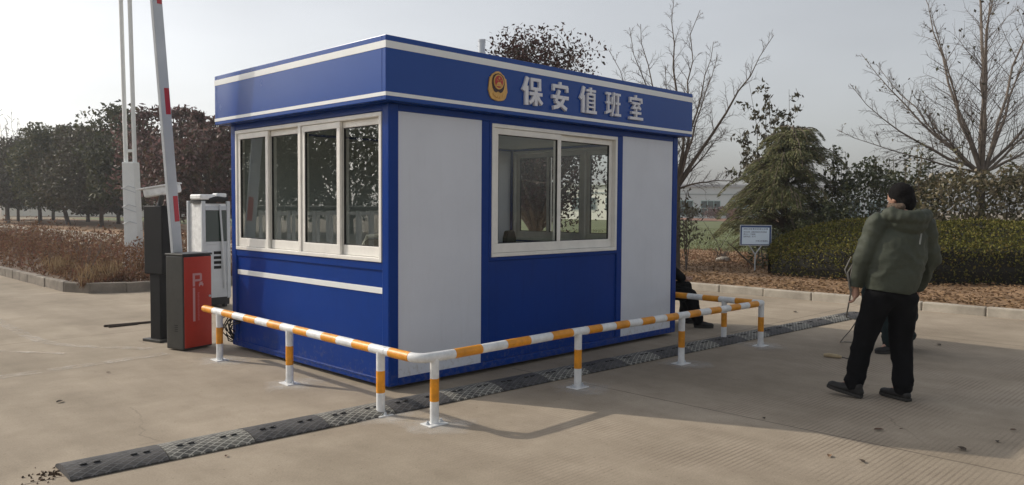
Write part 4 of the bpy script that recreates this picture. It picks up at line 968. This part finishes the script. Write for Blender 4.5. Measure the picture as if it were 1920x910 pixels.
shrub_mass("evergreen_shrub", (AX(1458, 18.2), 18.4, .1), .5, .4, .75, 1500, .045, LM['shrubd'], "small dark shrub behind the little sign post", 74, "shrub", lump=.4)
rng = np.random.default_rng(75)
t = empty("dry_shrub", (AX(1352, 21), 21, .1), 0, "low dry twiggy bush on the edge of the lawn", "shrub"); tb = MB(); rnd = random.Random(75)
for k in range(26):
    a = rnd.uniform(0, 6.28); L = rnd.uniform(.3, .8); tb.tube(limb_path((rnd.gauss(0, .12), rnd.gauss(0, .12), -.02), (math.cos(a) * L * .6, math.sin(a) * L * .6, L * .7), rnd, -.1, 5, .06), [.009, .008, .006, .005, .003], 4)
tb.tube([(.1, 0, 0), (-.1, 0, .5), (-.45, .1, 1.05)], [.014, .01, .004], 5); tb.tube([(-.05, 0, .3), (.35, .1, .9)], [.01, .004], 5)
tb.build("branches", M['twig'], t)

# weeds in the island, leaf litter and rough grass on the verge
LM['weed'] = leafmat("dry_weed", [(.10, .055, .034), (.19, .105, .062), (.26, .165, .095), (.20, .085, .062), (.12, .085, .046)], .25, .8, .1)
LM['strawg'] = leafmat("straw_grass", [(.26, .18, .10), (.34, .25, .145), (.22, .14, .075)], .25, .8, .1)
LM['litter'] = leafmat("fallen_leaf", [(.08, .05, .03), (.18, .11, .058), (.28, .185, .10), (.13, .078, .046)], .1, .85, .1)
LM['lawnblade'] = leafmat("lawn_blade", [(.07, .10, .025), (.12, .13, .045), (.17, .15, .065)], .25, .7, .15)
def weeds():
    rng = np.random.default_rng(81); n = 30000
    v = 9.3 + 44 * rng.random(n) ** 1.7; u = rng.uniform(.5, 4.5, n)
    hh = np.array([.22 + .55 * max(0, .45 + mnoise.noise(Vector((a * .7, b * .45, 2)))) for a, b in zip(u, v)])
    hh *= np.clip((u - .3) / .8, .35, 1) * np.clip((v - 9) / 1.6, .3, 1)
    x = OX + UX * u - UY * v; y = OY + UY * u + UX * v
    z = rng.random(n) ** .8 * hh
    C = np.stack([x, y, .13 + z], 1); A, B = blade_axes(rng, n, .085, .011, .35); 
    lf = rng.random(n) < .45; B[lf] *= 2.0; A[lf] *= .55; A[lf, 2] *= .4
    quads("weeds", C, A, B, LM['weed'])
    o = bpy.data.objects["weeds"]; tag(o, "dry brown weeds filling the kerbed bed behind the barrier", "weeds", kind='stuff')
    n = 2600; k = 20; cu = rng.uniform(.55, 3.2, k); cv = 9.35 + 3.2 * rng.random(k) ** 2; w = rng.integers(0, k, n)
    u = cu[w] + rng.normal(0, .14, n); v = cv[w] + rng.normal(0, .14, n); keep = (u > .46) & (v > 9.2); u, v = u[keep], v[keep]; n = len(u)
    C = np.stack([OX + UX * u - UY * v, OY + UY * u + UX * v, .13 + rng.random(n) ** .7 * .32], 1); A, B = blade_axes(rng, n, .12, .006, .8)
    tag(quads("straw_grass", C, A, B, LM['strawg']), "pale straw grass tufts along the bed's kerb", "grass", kind='stuff')
weeds()
def taller_weeds():
    rnd = random.Random(83); k = 0
    rng = np.random.default_rng(83); C = []; tb = MB()
    for _ in range(90):
        u = rnd.uniform(.7, 4.4); v = 9.8 + 30 * rnd.random() ** 1.8; x, y = W2(u, v); h = rnd.uniform(.5, 1.0)
        for s in range(4):
            p = Vector((x, y, .1)); q = p + Vector((rnd.gauss(0, .18), rnd.gauss(0, .18), h * rnd.uniform(.7, 1.1))); pt = limb_path(p, q, rnd, -.03, 5, .05); tb.tube(pt, [.006, .005, .004, .003, .002], 3, caps=False)
            for j in range(12): C.append(np.array(pt[rnd.randint(1, 4)]) + rng.normal(0, .07, 3))
    tag(tb.build("weed_stems", M['twig']), "thin dry stems standing among the weeds in the left bed", "weeds", kind='stuff')
    C = np.array(C); A, B = rand_axes(rng, len(C), .045, .018, .5); tag(quads("weed_leaves", C, A, B, LM['weed']), "withered leaves clinging to the tall weed stems", "weeds", kind='stuff')
taller_weeds()
def litter():
    rng = np.random.default_rng(91); n = 26000
    u = 9.0 + 9 * rng.random(n) ** 1.5; v = rng.uniform(-5, 14, n)
    z = .13 + .05 * rng.random(n)
    C = np.stack([OX + UX * u - UY * v, OY + UY * u + UX * v, z], 1); A, B = rand_axes(rng, n, .045, .024, 0); A[:, 2] *= .35; B[:, 2] *= .35
    tag(quads("leaf_litter", C, A, B, LM['litter']), "brown fallen leaves covering the verge along the right kerb", "fallen leaves", kind='stuff')
    n = 22000; u = 18.5 + 26 * rng.random(n) ** 1.5; v = rng.uniform(-6, 26, n)
    C = np.stack([OX + UX * u - UY * v, OY + UY * u + UX * v, .09 + .03 * rng.random(n)], 1); A, B = blade_axes(rng, n, .05, .012, .6)
    tag(quads("lawn_grass", C, A, B, LM['lawnblade']), "short green and yellowed grass of the lawn beyond the verge", "grass", kind='stuff')
    n = 5000; u = rng.uniform(12.5, 19, n); v = 2 + 10 * rng.random(n)
    C = np.stack([OX + UX * u - UY * v, OY + UY * u + UX * v, .12 + .10 * rng.random(n)], 1); A, B = blade_axes(rng, n, .06, .008, .5)
    tag(quads("dead_grass", C, A, B, LM['weed']), "rough dead undergrowth between the litter and the lawn", "grass", kind='stuff')
litter()
b = MB(); bm = bmesh.new(); bmesh.ops.create_icosphere(bm, subdivisions=3, radius=1)
for vv in bm.verts: vv.co *= 1 + .2 * mnoise.noise(vv.co * 1.7)
me = bpy.data.meshes.new("rock"); bm.to_mesh(me); bm.free(); me.materials.append(M['grey'])
for p in me.polygons: p.use_smooth = True
rk = bpy.data.objects.new("rock", me); COL.objects.link(rk); rk.scale = (.20, .15, .09); rk.location = (AX(1357, 20.5), 20.5, .16); tag(rk, "pale stone lying in the brown undergrowth near the sign", "rock")

# ------------------------------------------------------------------ far buildings
def far_building(loc, rz, L, D_, h, label, wall, roofm, n, wz0, wz1, frac, name, frame=None, band=None):
    t = empty(name, loc, rz, label, "building")
    b = MB(); b.box(0, L, 0, D_, 0, h); b.build("wall", wall, t)
    b = MB(); b.box(-.3, L + .3, -.3, D_ + .3, h, h + .35); b.build("roof", roofm, t)
    if band:
        b = MB(); b.box(0, L, -.08, 0, band[0], band[1]); b.build("band", M['farband'], t)
    for i in range(n):
        x0 = L * (i + .5) / n - L / n * frac / 2; x1 = x0 + L / n * frac
        b = MB(); b.box(x0, x1, -.06, -.003, wz0, wz1); wn = b.build("window", frame or M['farframe'], t)
        b = MB(); k = max(1, round((x1 - x0) / 1.0))
        for j in range(k):
            for zz in range(2):
                a0 = x0 + .08 + (x1 - x0 - .08) * j / k; a1 = x0 + (x1 - x0 - .08) * (j + 1) / k; c0 = wz0 + .08 + (wz1 - wz0 - .08) * zz / 2; c1 = wz0 + (wz1 - wz0 - .08) * (zz + 1) / 2
                b.box(a0, a1, -.075, -.061, c0, c1)
        b.build("pane", M['farglass'], wn)
    return t
M['farwall'] = mat("far_white_wall", (.72, .70, .62), .8, .08, .3); M['farwall2'] = mat("far_grey_wall", (.62, .66, .66), .8, .08, .3)
M['farroof'] = mat("far_roof", (.46, .47, .48), .7, .1, .3); M['farframe'] = mat("far_frame", (.70, .70, .66), .6); M['farglass'] = mat("far_glass", (.06, .09, .085), .25)
M['fargreen'] = mat("far_green_frame", (.36, .52, .48), .6); M['farband'] = mat("far_band", (.34, .38, .38), .7)
far_building((AX(1035, 92), 92, 0), R(-45), 12, 4, 3.9, "cream single storey workshop seen through the kiosk's windows", M['farwall'], M['farroof'], 5, 1.1, 2.6, .5, "workshop_building", band=(3.0, 3.12))
far_building((AX(1255, 112), 112, 0), R(-6), 34, 16, 4.4, "long grey factory with green glazing beyond the lawn", M['farwall2'], M['farroof'], 9, .35, 2.5, .72, "factory_building", M['fargreen'], (3.3, 3.45))
for i, (px, d, h, wd, lab) in enumerate(((1298, 100, 1.5, 2.4, "rounded dark bush before the far factory's left windows"), (1345, 98, 1.6, 3.2, "reddish bare bush before the far factory"), (1378, 97, 1.5, 3.0, "pale bush before the far factory by the cedar"))):
    leafy_tree("far_bush", (AX(px, d), d, 0), h, wd, [LM['dark'], LM['red'], LM['weed']][i], lab, "bushes before the far factory", n=1100, leaf=.12, seed=100 + i, trunk_h=.2, nclump=14)
t = far_building((AX(-40, 88), 92, 0), 0, 22, 8, 2.6, "low white shed behind the trees at the far left", M['farwall'], M['farroof'], 5, .9, 1.9, .4, "shed")

# ------------------------------------------------------------------ small notice sign
sn = empty("notice_sign", (AX(1417, 17.1), 17.1, .1), R(-6), "small blue bordered notice board on a forked thin post", "sign")
b = MB(); b.tube([(0, .01, -.1), (0, .01, .42)], .014, 8); b.tube([(0, .01, .41), (-.13, .01, .60)], .012, 8); b.tube([(0, .01, .41), (.13, .01, .60)], .012, 8); b.build("post", M['steel'], sn, smooth=True)
b = MB(); b.box(-.335, .335, -.012, .004, .60, 1.05); b.build("frame", M['steel'], sn, bevel=.004)
b = MB(); b.box(-.322, .322, -.0145, -.0122, .618, 1.035); b.build("border", M['signblue'], sn)
b = MB(); b.box(-.293, .285, -.0165, -.0147, .632, .995); fc = b.build("face", M['signface'], sn)
for txt, x, z, s_, m in (("绿化卫生责任区域公示牌", -.262, .945, .047, 'ink'), ("责任区域：道路两侧绿化带及路面", -.262, .885, .033, 'ink'), ("责任人：王建国", -.262, .835, .036, 'ink'), ("监督电话：张 军", -.262, .785, .036, 'ink'), ("环境卫生管理科", .0, .69, .036, 'ink')):
    place_text("writing", txt, s_, M[m], fc, facing(x, -.0172, z), .0006)

# ------------------------------------------------------------------ people
def blob(bm, c, r, rot=None):
    m = Matrix.Translation(Vector(c)) @ (rot.to_matrix().to_4x4() if rot else Matrix.Identity(4)) @ Matrix.Diagonal((*r, 1))
    bmesh.ops.create_icosphere(bm, subdivisions=3, radius=1, matrix=m)
def cap(bm, p, q, r0, r1, n=8):
    p, q = Vector(p), Vector(q)
    for i in range(n + 1):
        t = i / n; r = r0 + (r1 - r0) * t; bmesh.ops.create_icosphere(bm, subdivisions=2, radius=r, matrix=Matrix.Translation(p.lerp(q, t)))
def fuse(bm, name, m, parent, voxel, smooth=4, folds=0.0, fscale=8, stretch=(1, 1, 1), fold2=0.0, cuts=()):
    me = bpy.data.meshes.new(name); bm.to_mesh(me); bm.free()
    o = bpy.data.objects.new(name, me); COL.objects.link(o)
    rm = o.modifiers.new("r", 'REMESH'); rm.mode = 'VOXEL'; rm.voxel_size = voxel; rm.use_smooth_shade = True
    sm = o.modifiers.new("s", 'SMOOTH'); sm.iterations = smooth; sm.factor = .5
    bpy.context.view_layer.update()
    me2 = bpy.data.meshes.new_from_object(o.evaluated_get(bpy.context.evaluated_depsgraph_get()))
    bpy.data.objects.remove(o); me2.name = name
    if folds or cuts:
        b2 = bmesh.new(); b2.from_mesh(me2); b2.normal_update()
        for v in b2.verts:
            if folds:
                c = Vector((v.co.x * stretch[0], v.co.y * stretch[1], v.co.z * stretch[2])) * fscale
                warp = mnoise.noise(v.co * 4) * 1.4
                k = mnoise.noise(c + Vector((warp, warp * .7, 0))); k = 1 - abs(k) * 2.2
                v.co += v.normal * (folds * k + fold2 * mnoise.noise(v.co * 26))
        for (co, no) in cuts:
            ge = b2.verts[:] + b2.edges[:] + b2.faces[:]
            res = bmesh.ops.bisect_plane(b2, geom=ge, plane_co=co, plane_no=no, clear_outer=True)
            bmesh.ops.holes_fill(b2, edges=[x for x in res['geom_cut'] if isinstance(x, bmesh.types.BMEdge)])
        b2.to_mesh(me2); b2.free()
    me2.materials.clear(); me2.materials.append(m)
    for p in me2.polygons: p.use_smooth = True
    o = bpy.data.objects.new(name, me2); COL.objects.link(o)
    if parent: o.parent = parent
    return o
def hand(bm, wr, d, nrm, side, s=1.0):
    """palm and five curled fingers; d along the hand, nrm out of the palm, side towards the thumb"""
    wr, d, nrm, side = Vector(wr), Vector(d).normalized(), Vector(nrm).normalized(), Vector(side).normalized()
    cap(bm, wr, wr + d * .07 * s, .026 * s, .032 * s, 4)
    for k in (-1, 0, 1): cap(bm, wr + d * .02 * s + side * .018 * k * s, wr + d * .085 * s + side * .022 * k * s, .015 * s, .014 * s, 3)
    for k, L in enumerate((.072, .08, .074, .058)):
        b = wr + d * .088 * s + side * (.033 - .022 * k) * s; m1 = b + (d + nrm * .25) * L * .45 * s; m2 = m1 + (d * .6 + nrm * .8) * L * .35 * s; m3 = m2 + (nrm * .9 - d * .05) * L * .25 * s
        cap(bm, b, m1, .0105 * s, .0095 * s, 4); cap(bm, m1, m2, .0095 * s, .009 * s, 3); cap(bm, m2, m3, .009 * s, .0078 * s, 3)
    b = wr + d * .025 * s + side * .03 * s; m1 = b + (side * .7 + d * .7) * .04 * s; m2 = m1 + (d * .8 + nrm * .6) * .035 * s; cap(bm, b, m1, .014 * s, .011 * s, 4); cap(bm, m1, m2, .011 * s, .009 * s, 3)
def head_blobs(bm, c, f, s=1.0):
    """c head centre, f facing; skull, jaw, nose, ears, brow, lips"""
    c = Vector(c); f = Vector(f).normalized(); side = f.cross(UPV).normalized(); up = side.cross(f).normalized()
    rot = Matrix((side, f, up)).transposed().to_quaternion()
    blob(bm, c + up * .02 * s, (.076 * s, .095 * s, .098 * s), rot); blob(bm, c + f * .035 * s - up * .055 * s, (.055 * s, .06 * s, .06 * s), rot)
    blob(bm, c + f * .102 * s - up * .012 * s, (.013 * s, .018 * s, .024 * s), rot); blob(bm, c + f * .088 * s - up * .052 * s, (.024 * s, .01 * s, .009 * s), rot)
    blob(bm, c + f * .085 * s + up * .022 * s, (.045 * s, .014 * s, .010 * s), rot)
    for k in (-1, 1): blob(bm, c + side * .078 * s * k - up * .005 * s - f * .005 * s, (.010 * s, .020 * s, .030 * s), rot)
    return side, up, rot
def shoe(parent, heel, toe, zt=.0, pitch=0.0, m='shoe', w_=.047):
    heel, toe = Vector(heel), Vector(toe); d = (toe - heel); L = d.length; d.normalize(); sd = d.cross(UPV)
    sd = sd.normalized(); up = sd.cross(d).normalized()
    bm = bmesh.new()
    for t, r, z in ((.12, .040, .045), (.25, .043, .05), (.4, .042, .05), (.55, .045, .042), (.7, .047, .036), (.84, .043, .034)):
        blob(bm, heel + d * L * t + up * z, (r, r, min(r, z * .95)))
    blob(bm, heel + d * L * .2 + up * .085, (.042, .05, .045))
    o = fuse(bm, "shoe", M[m], parent, .011, 3)
    mb = MB(); poly = [(0, -.028), (.03, -.038), (.3, -.04), (.65, -.05), (.85, -.046), (.97, -.025), (1, 0), (.97, .022), (.85, .042), (.65, .046), (.3, .038), (.03, .036), (0, .026)]
    mb.prism(poly, lambda p: heel + d * L * p[0] + sd * p[1] + up * .002, lambda p: heel + d * L * p[0] + sd * p[1] * 1.02 + up * .026); mb.build("sole", M['sole'], o, bevel=.005)
    return o
def person(loc, J, label, cloth, hair=True, hood=False):
    """J: joints relative to loc"""
    V = {k: Vector(v) for k, v in J.items()}
    s = V.get('scale', None)
    bm = bmesh.new()
    f = V['face']; side, up, rot = head_blobs(bm, V['head'], f)
    cap(bm, V['neck'], V['head'] - up * .05 - Vector(f).normalized() * .015, .058, .052, 6)
    cap(bm, V['pelvis'], V['chest'], .115, .125, 8); cap(bm, V['chest'], V['neck'], .11, .06, 6)
    for S in 'LR':
        cap(bm, V['chest'] + (V['sh' + S] - V['chest']) * .3, V['sh' + S], .075, .055, 6); cap(bm, V['sh' + S], V['el' + S], .050, .038, 10); cap(bm, V['el' + S], V['wr' + S], .037, .025, 10)
        hd = V['hd' + S]; th_ = V['th' + S]; hand(bm, V['wr' + S], hd, hd.cross(th_) * (1 if S == 'R' else -1), th_)
        cap(bm, V['pelvis'], V['hip' + S], .10, .09, 4); cap(bm, V['hip' + S], V['kn' + S], .085, .055, 12); cap(bm, V['kn' + S], V['an' + S], .052, .035, 12)
        t = V['an' + S] + (V['toe' + S] - V['an' + S]) * .55; cap(bm, V['an' + S], t, .027, .020, 5)
    body = fuse(bm, "person", M['skin'], None, .0095, 2); body.location = loc
    tag(body, label, "person")
    for k in (-1, 1):
        e_ = bmesh.new(); blob(e_, V['head'] + Vector(f).normalized() * .082 + side * .031 * k + up * .006, (.012, .010, .009), rot)
        me = bpy.data.meshes.new("eye"); e_.to_mesh(me); e_.free(); me.materials.append(M['eye']); o = bpy.data.objects.new("eye", me); COL.objects.link(o); o.parent = body
    # jacket
    bm = bmesh.new(); fat = cloth.get('fat', 1.0); tor = rot
    ax = (V['shR'] - V['shL']).normalized(); fw = UPV.cross(ax).normalized()
    R3 = Matrix((ax, fw, ax.cross(fw))).transposed().to_quaternion()
    hem = V['hem'] if 'hem' in V else V['pelvis']
    for i in range(17):
        t = i / 16; c = hem.lerp(V['neck'] - Vector((0, 0, .07)), t)
        wx = (.205 + .035 * math.sin(math.pi * min(1, t * 1.15)) - .07 * max(0, t - .8) / .2) * fat; wy = (.150 + .02 * math.sin(math.pi * t) - .045 * max(0, t - .75) / .25) * fat
        blob(bm, c, (wx, wy, .10), R3)
    for S in 'LR':
        cap(bm, V['neck'] - Vector((0, 0, .06)), V['sh' + S], .075, .085, 6); cap(bm, V['sh' + S], V['el' + S], .092 * fat, .076 * fat, 10); cap(bm, V['el' + S], V['wr' + S] - (V['wr' + S] - V['el' + S]).normalized() * .01, .074 * fat, .056 * fat, 10)
    if hood:
        back = -fw * 1.0
        for a in np.linspace(-1.15, 1.15, 9):
            c = V['neck'] + ax * math.sin(a) * .155 + back * (.02 + .13 * math.cos(a)) + Vector((0, 0, -.006 - .035 * math.cos(a) + .02)); blob(bm, c, (.06, .05, .058))
        blob(bm, V['neck'] + back * .10 + Vector((0, 0, -.08)), (.145, .075, .075), R3)
    hemn = (hem - V['neck']).normalized()
    fuse(bm, "jacket", M[cloth['top']], body, .0105, 4, .010, 4.6, (1.3, 1.2, 1.3), .004, cuts=[(hem + hemn * .045, hemn)])
    if hood:
        bm = bmesh.new()
        for a in np.linspace(-2.75, -.55, 9):
            rr = .088; c = V['neck'] + ax * math.sin(a) * rr * 1.05 - fw * math.cos(a) * rr + Vector((0, 0, .045 - .035 * math.cos(a) * 0 + .012)); blob(bm, c, (.022, .022, .03))
        fuse(bm, "collar", M['fur'], body, .008, 1, .004, 30)
        b = MB(); c = V['chest'] - fw * (.178) + ax * .05 + Vector((0, 0, .06)); 
    # trousers
    bm = bmesh.new(); blob(bm, V['pelvis'] + Vector((0, 0, .0)), (.185, .14, .12), R3)
    for S in 'LR':
        cap(bm, V['pelvis'] + (V['hip' + S] - V['pelvis']) * .8, V['hip' + S], .12, .115, 4); cap(bm, V['hip' + S], V['kn' + S], .112, .086, 12); a = V['an' + S]; cap(bm, V['kn' + S], a - (V['kn' + S] - a).normalized() * .015, .086, .068, 13)
        dd = (V['kn' + S] - a).normalized()
        for z_, r_ in ((-.02, .070), (.015, .076), (.05, .079), (.085, .073)): blob(bm, a + dd * z_, (r_, r_, .028))
    fuse(bm, "trousers", M[cloth['legs']], body, .014, 3, .009, 6, (1, 1, 1.2), .003)
    for S in 'LR':
        toe = V['toe' + S]; heel = V['heel' + S]; shoe(body, heel, toe, m=cloth.get('shoe', 'shoe'))
    if hair:
        bm = bmesh.new(); fn = Vector(f).normalized()
        blob(bm, V['head'] + up * .035 - fn * .018, (.086, .098, .092), rot); blob(bm, V['head'] - fn * .045 - up * .03, (.08, .066, .085), rot); blob(bm, V['head'] - fn * .05 - up * .07, (.062, .04, .055), rot)
        for k in (-1, 1): blob(bm, V['head'] + side * .07 * k + up * .022 - fn * .03, (.022, .055, .055), rot)
        fuse(bm, "hair", M['hair'], body, .010, 3, .003, 26, (1, 1, 1), .002, cuts=[(V['head'] + fn * .082, fn)])
    return body
def pz(px, D): return (px - 1680) / 1479.67 * D
MAN = (3.045, 6.22, 0)
man = person(MAN, dict(
    pelvis=(-.04, .02, .86), hem=(-.035, .01, .905), chest=(.02, .0, 1.24), neck=(.04, .02, 1.475), head=(.045, .075, 1.60), face=(-.42, .86, -.32),
    shL=(-.165, .0, 1.40), elL=(-.262, .02, 1.13), wrL=(-.285, .09, .90), hdL=(.05, .15, -1), thL=(.6, 1, .2),
    shR=(.215, .02, 1.39), elR=(.30, .07, 1.12), wrR=(.255, .17, .89), hdR=(-.15, .3, -1), thR=(-.9, .8, .2),
    hipL=(-.135, .02, .80), knL=(-.205, .10, .47), anL=(-.275, .10, .115), heelL=(-.235, .035, .0), toeL=(-.45, .215, .055),
    hipR=(.065, .02, .80), knR=(.085, .08, .46), anR=(.075, .0, .115), heelR=(.095, -.065, .0), toeR=(-.01, .20, .0)),
    "man in an olive hooded jacket and black trousers seen from behind", dict(top='jacket', legs='trousers', fat=.95), True, True)
b = MB(); b.obox(Vector((.085, -.180, 1.29)), (1, 0, -.12), (0, 1, .1), (.12, 0, 1), .0055, .003, .042); b.build("reflective_tab", mat("grey_tab", (.22, .23, .22), .6), man, bevel=.002)
# crouching helper, mostly hidden by the man
CR = (AX(1690, 8.35), 8.35, 0)
person(CR, dict(
    pelvis=(.05, .05, .40), hem=(.03, .05, .46), chest=(-.05, .06, .72), neck=(-.12, .07, .90), head=(-.17, .07, 1.03), face=(-1, .1, -.35),
    shL=(-.08, -.10, .84), elL=(-.14, -.13, .62), wrL=(-.24, .02, .40), hdL=(.1, .4, -.9), thL=(0, 1, .2),
    shR=(-.08, .24, .84), elR=(-.20, .27, .60), wrR=(-.24, .16, .42), hdR=(.1, -.3, -.9), thR=(0, -1, .2),
    hipL=(.05, -.05, .40), knL=(-.14, -.10, .47), anL=(-.14, -.10, .12), heelL=(-.07, -.10, .0), toeL=(-.30, -.13, .0),
    hipR=(.05, .15, .38), knR=(-.02, .20, .22), anR=(.20, .20, .15), heelR=(.25, .20, .10), toeR=(.08, .20, .0)),
    "person crouching in dark teal trousers hidden behind the standing man", dict(top='teal', legs='teal'), True, False)
# seated person at the kiosk's far end
SP = (AX(1243, 10.15), 10.15, 0)
person(SP, dict(
    pelvis=(0, 0, .50), hem=(.0, 0, .55), chest=(-.03, .01, .86), neck=(0, .0, 1.07), head=(.03, 0, 1.21), face=(1, -.1, -.2),
    shL=(-.02, .19, .99), elL=(.06, .22, .74), wrL=(.24, .12, .62), hdL=(.8, -.2, -.2), thL=(.2, -1, .2),
    shR=(-.02, -.19, .99), elR=(.06, -.21, .74), wrR=(.22, -.14, .62), hdR=(.8, .2, -.2), thR=(.2, 1, .2),
    hipL=(.02, .10, .47), knL=(.34, .16, .47), anL=(.34, .16, .11), heelL=(.30, .16, .0), toeL=(.54, .16, .0),
    hipR=(.02, -.10, .47), knR=(.33, -.16, .40), anR=(.41, -.22, .11), heelR=(.37, -.215, .0), toeR=(.61, -.25, .0)),
    "person in black sitting behind the kiosk's far end with one leg showing", dict(top='trousers', legs='trousers'), True, False)
st = empty("low_stool", SP, 0, "low plain stool under the seated person behind the kiosk", "stool")
b = MB(); b.box(-.17, .14, -.17, .17, .34, .385); b.build("seat", M['innerfloor'], st, bevel=.01)
for x in (-.14, .11):
    for y in (-.14, .14):
        b = MB(); b.box(x - .018, x + .018, y - .018, y + .018, 0, .34); b.build("leg", M['innerfloor'], st)

# ------------------------------------------------------------------ loose things on the ground
wx, wy, wz = MAN[0] - .285, MAN[1] + .10, .83
b = MB(); rnd = random.Random(8)
b.tube([(wx - .02, wy, wz + .25), (wx - .05, wy - .02, wz + .12), (wx - .035, wy, wz), (wx + .02, wy + .2, .62), (AX(1612, 7.2), 7.2, .50), (AX(1600, 7.9), 7.9, .30), (AX(1587, 8.5), 8.5, .12), (AX(1581, 8.8), 8.8, .02), (AX(1588, 8.9), 8.9, .008), (AX(1612, 8.85), 8.85, .008), (AX(1640, 8.4), 8.4, .008), (AX(1625, 7.95), 7.95, .008), (AX(1604, 7.86), 7.86, .008)], .006, 6)
b.tube([(wx - .02, wy, wz + .25), (wx - .075, wy - .03, wz + .18), (wx - .06, wy - .03, wz + .06), (wx - .03, wy, wz)], .005, 6)
b.tube([(wx - .03, wy + .02, wz + .3), (wx - .09, wy - .01, wz + .2), (wx - .05, wy - .02, wz + .08), (wx - .02, wy, wz + .02)], .005, 6)
tag(b.build("cable", mat("grey_cable", (.20, .19, .17), .6), smooth=True), "thin cable hanging from the man's left hand to the ground", "cable")
tl = empty("hand_tool", (AX(1567, 7.96), 7.97, 0), math.atan2(-.09, .15), "pale handled tool lying on the shaded concrete left of the man", "tool")
b = MB(); b.tube([(-.08, 0, .022), (-.03, 0, .026), (.06, 0, .022), (.09, 0, .018)], [.016, .022, .02, .012], 10); b.build("handle", mat("pale_wood", (.42, .33, .20), .7, .2, 20), tl, smooth=True)
b = MB(); b.tube([(.09, 0, .018), (.14, .008, .008), (.17, .02, .006)], .005, 6); b.build("wire", M['cable'], tl, smooth=True)
b = MB(); b.tube([(-5.014, 9.65, .014), (-4.2, 10.35, .014)], .014, 8); tag(b.build("metal_rod", M['straw'], smooth=True), "long rusty metal rod lying left of the plate reader", "rod")
b = MB(); b.tube([(-4.93, 9.60, .012), (-4.70, 9.86, .012)], .012, 8); tag(b.build("metal_rod", M['straw'], smooth=True), "short metal rod lying across the long rod's end", "rod")
b = MB(); rnd = random.Random(17); cx, cy_ = -2.88, 8.28
for k in range(9):
    pts = []; a0 = rnd.uniform(0, 6.28); r = rnd.uniform(.10, .24)
    for i in range(12):
        a = a0 + i * .55; pts.append((cx + r * .55 * math.cos(a) + rnd.gauss(0, .015), cy_ + r * .7 * math.cos(a + 1) + rnd.gauss(0, .015), max(.012, .20 + r * .85 * math.sin(a) + rnd.gauss(0, .012))))
    b.tube(pts, .006, 5)
tag(b.build("cable_tangle", M['cable'], smooth=True), "tangle of black cables between the barrier cabinet and the kiosk", "cable")
# loose leaves, each its own thing
lm = [mat("dead_leaf_%s" % k, c, .8, .3, 40) for k, c in (("brown", (.10, .05, .03)), ("dark", (.05, .035, .022)), ("tan", (.22, .13, .07)))]
def gp(px, py):
    x = (px - 960) / 1479.67; y = (455 - py) / 1479.67; d = _fw + _rt * x + _up * y; t = -CAM_H / d.z; return d.x * t, d.y * t
LV = [(112, 755, .075, 1, "dark curled leaf on the sunny concrete at the left"), (1648, 808, .075, 0, "long reddish leaf in the shade below the man's right foot"), (1690, 806, .03, 0, "tiny brown leaf next to the long reddish leaf"),
      (1432, 786, .05, 1, "small dark leaf in the shadow left of the man"), (1555, 857, .06, 2, "tan leaf just inside the sunlight by the shadow edge"), (1616, 867, .06, 1, "dark crumpled leaf on the sunny concrete at bottom right"),
      (1870, 830, .05, 1, "dark leaf in the shade near the bottom right corner"), (1803, 844, .09, 1, "twig like leaf on the shadow's edge at right"), (1900, 808, .05, 0, "brown leaf in the shade at the right edge"),
      (1760, 648, .09, 1, "dark leaf on the shadow's far edge right of the crouching person"), (1490, 586, .11, 1, "dark leaf on the sunny concrete beyond the railing"), (424, 857, .035, 0, "small brown leaf below the speed bump's second segment"),
      (203, 700, .04, 0, "small brown speck of leaf on the concrete left of the barrier"), (880, 640, .0, 0, "")]
for px, py, s_, k, lab in LV:
    if s_ == 0: continue
    x, y = gp(px, py); rnd = random.Random(px)
    mb = MB(); nx, ny = 7, 4; a = rnd.uniform(0, 3.1); L, W_ = s_ / 2 * .95, s_ / 2 * .42
    for i in range(nx):
        for j in range(ny):
            tx = -1 + 2 * i / (nx - 1); ww = (1 - tx * tx) ** .6 * W_ + .001; ty = -1 + 2 * j / (ny - 1)
            X, Y = tx * L, ty * ww; Z = .005 + abs(ty) * ww * .6 + .08 * L * tx * tx
            mb.v.append((X * math.cos(a) - Y * math.sin(a), X * math.sin(a) + Y * math.cos(a), Z))
    mb.f = [(i * ny + j, (i + 1) * ny + j, (i + 1) * ny + j + 1, i * ny + j + 1) for i in range(nx - 1) for j in range(ny - 1)]; mb.m = [0] * len(mb.f)
    o = mb.build("dead_leaf", lm[k], smooth=True); o.location = (x, y, .001); tag(o, lab, "leaf", "dead leaves scattered on the concrete")

# ------------------------------------------------------------------ winter haze
hz = MB(); hz.box(-262, 262, -122, 422, -1.1, 11.0)
hm = bpy.data.materials.new("haze_air"); hm.use_nodes = True; n = hm.node_tree; n.nodes.clear()
pv = n.nodes.new("ShaderNodeVolumePrincipled"); pv.inputs["Color"].default_value = (.93, .95, 1, 1); pv.inputs["Density"].default_value = .0010; pv.inputs["Anisotropy"].default_value = .35
ho = n.nodes.new("ShaderNodeOutputMaterial"); n.links.new(pv.outputs[0], ho.inputs["Volume"])
tag(hz.build("haze", hm), "thin pale winter haze over the whole place", "haze", kind='stuff')
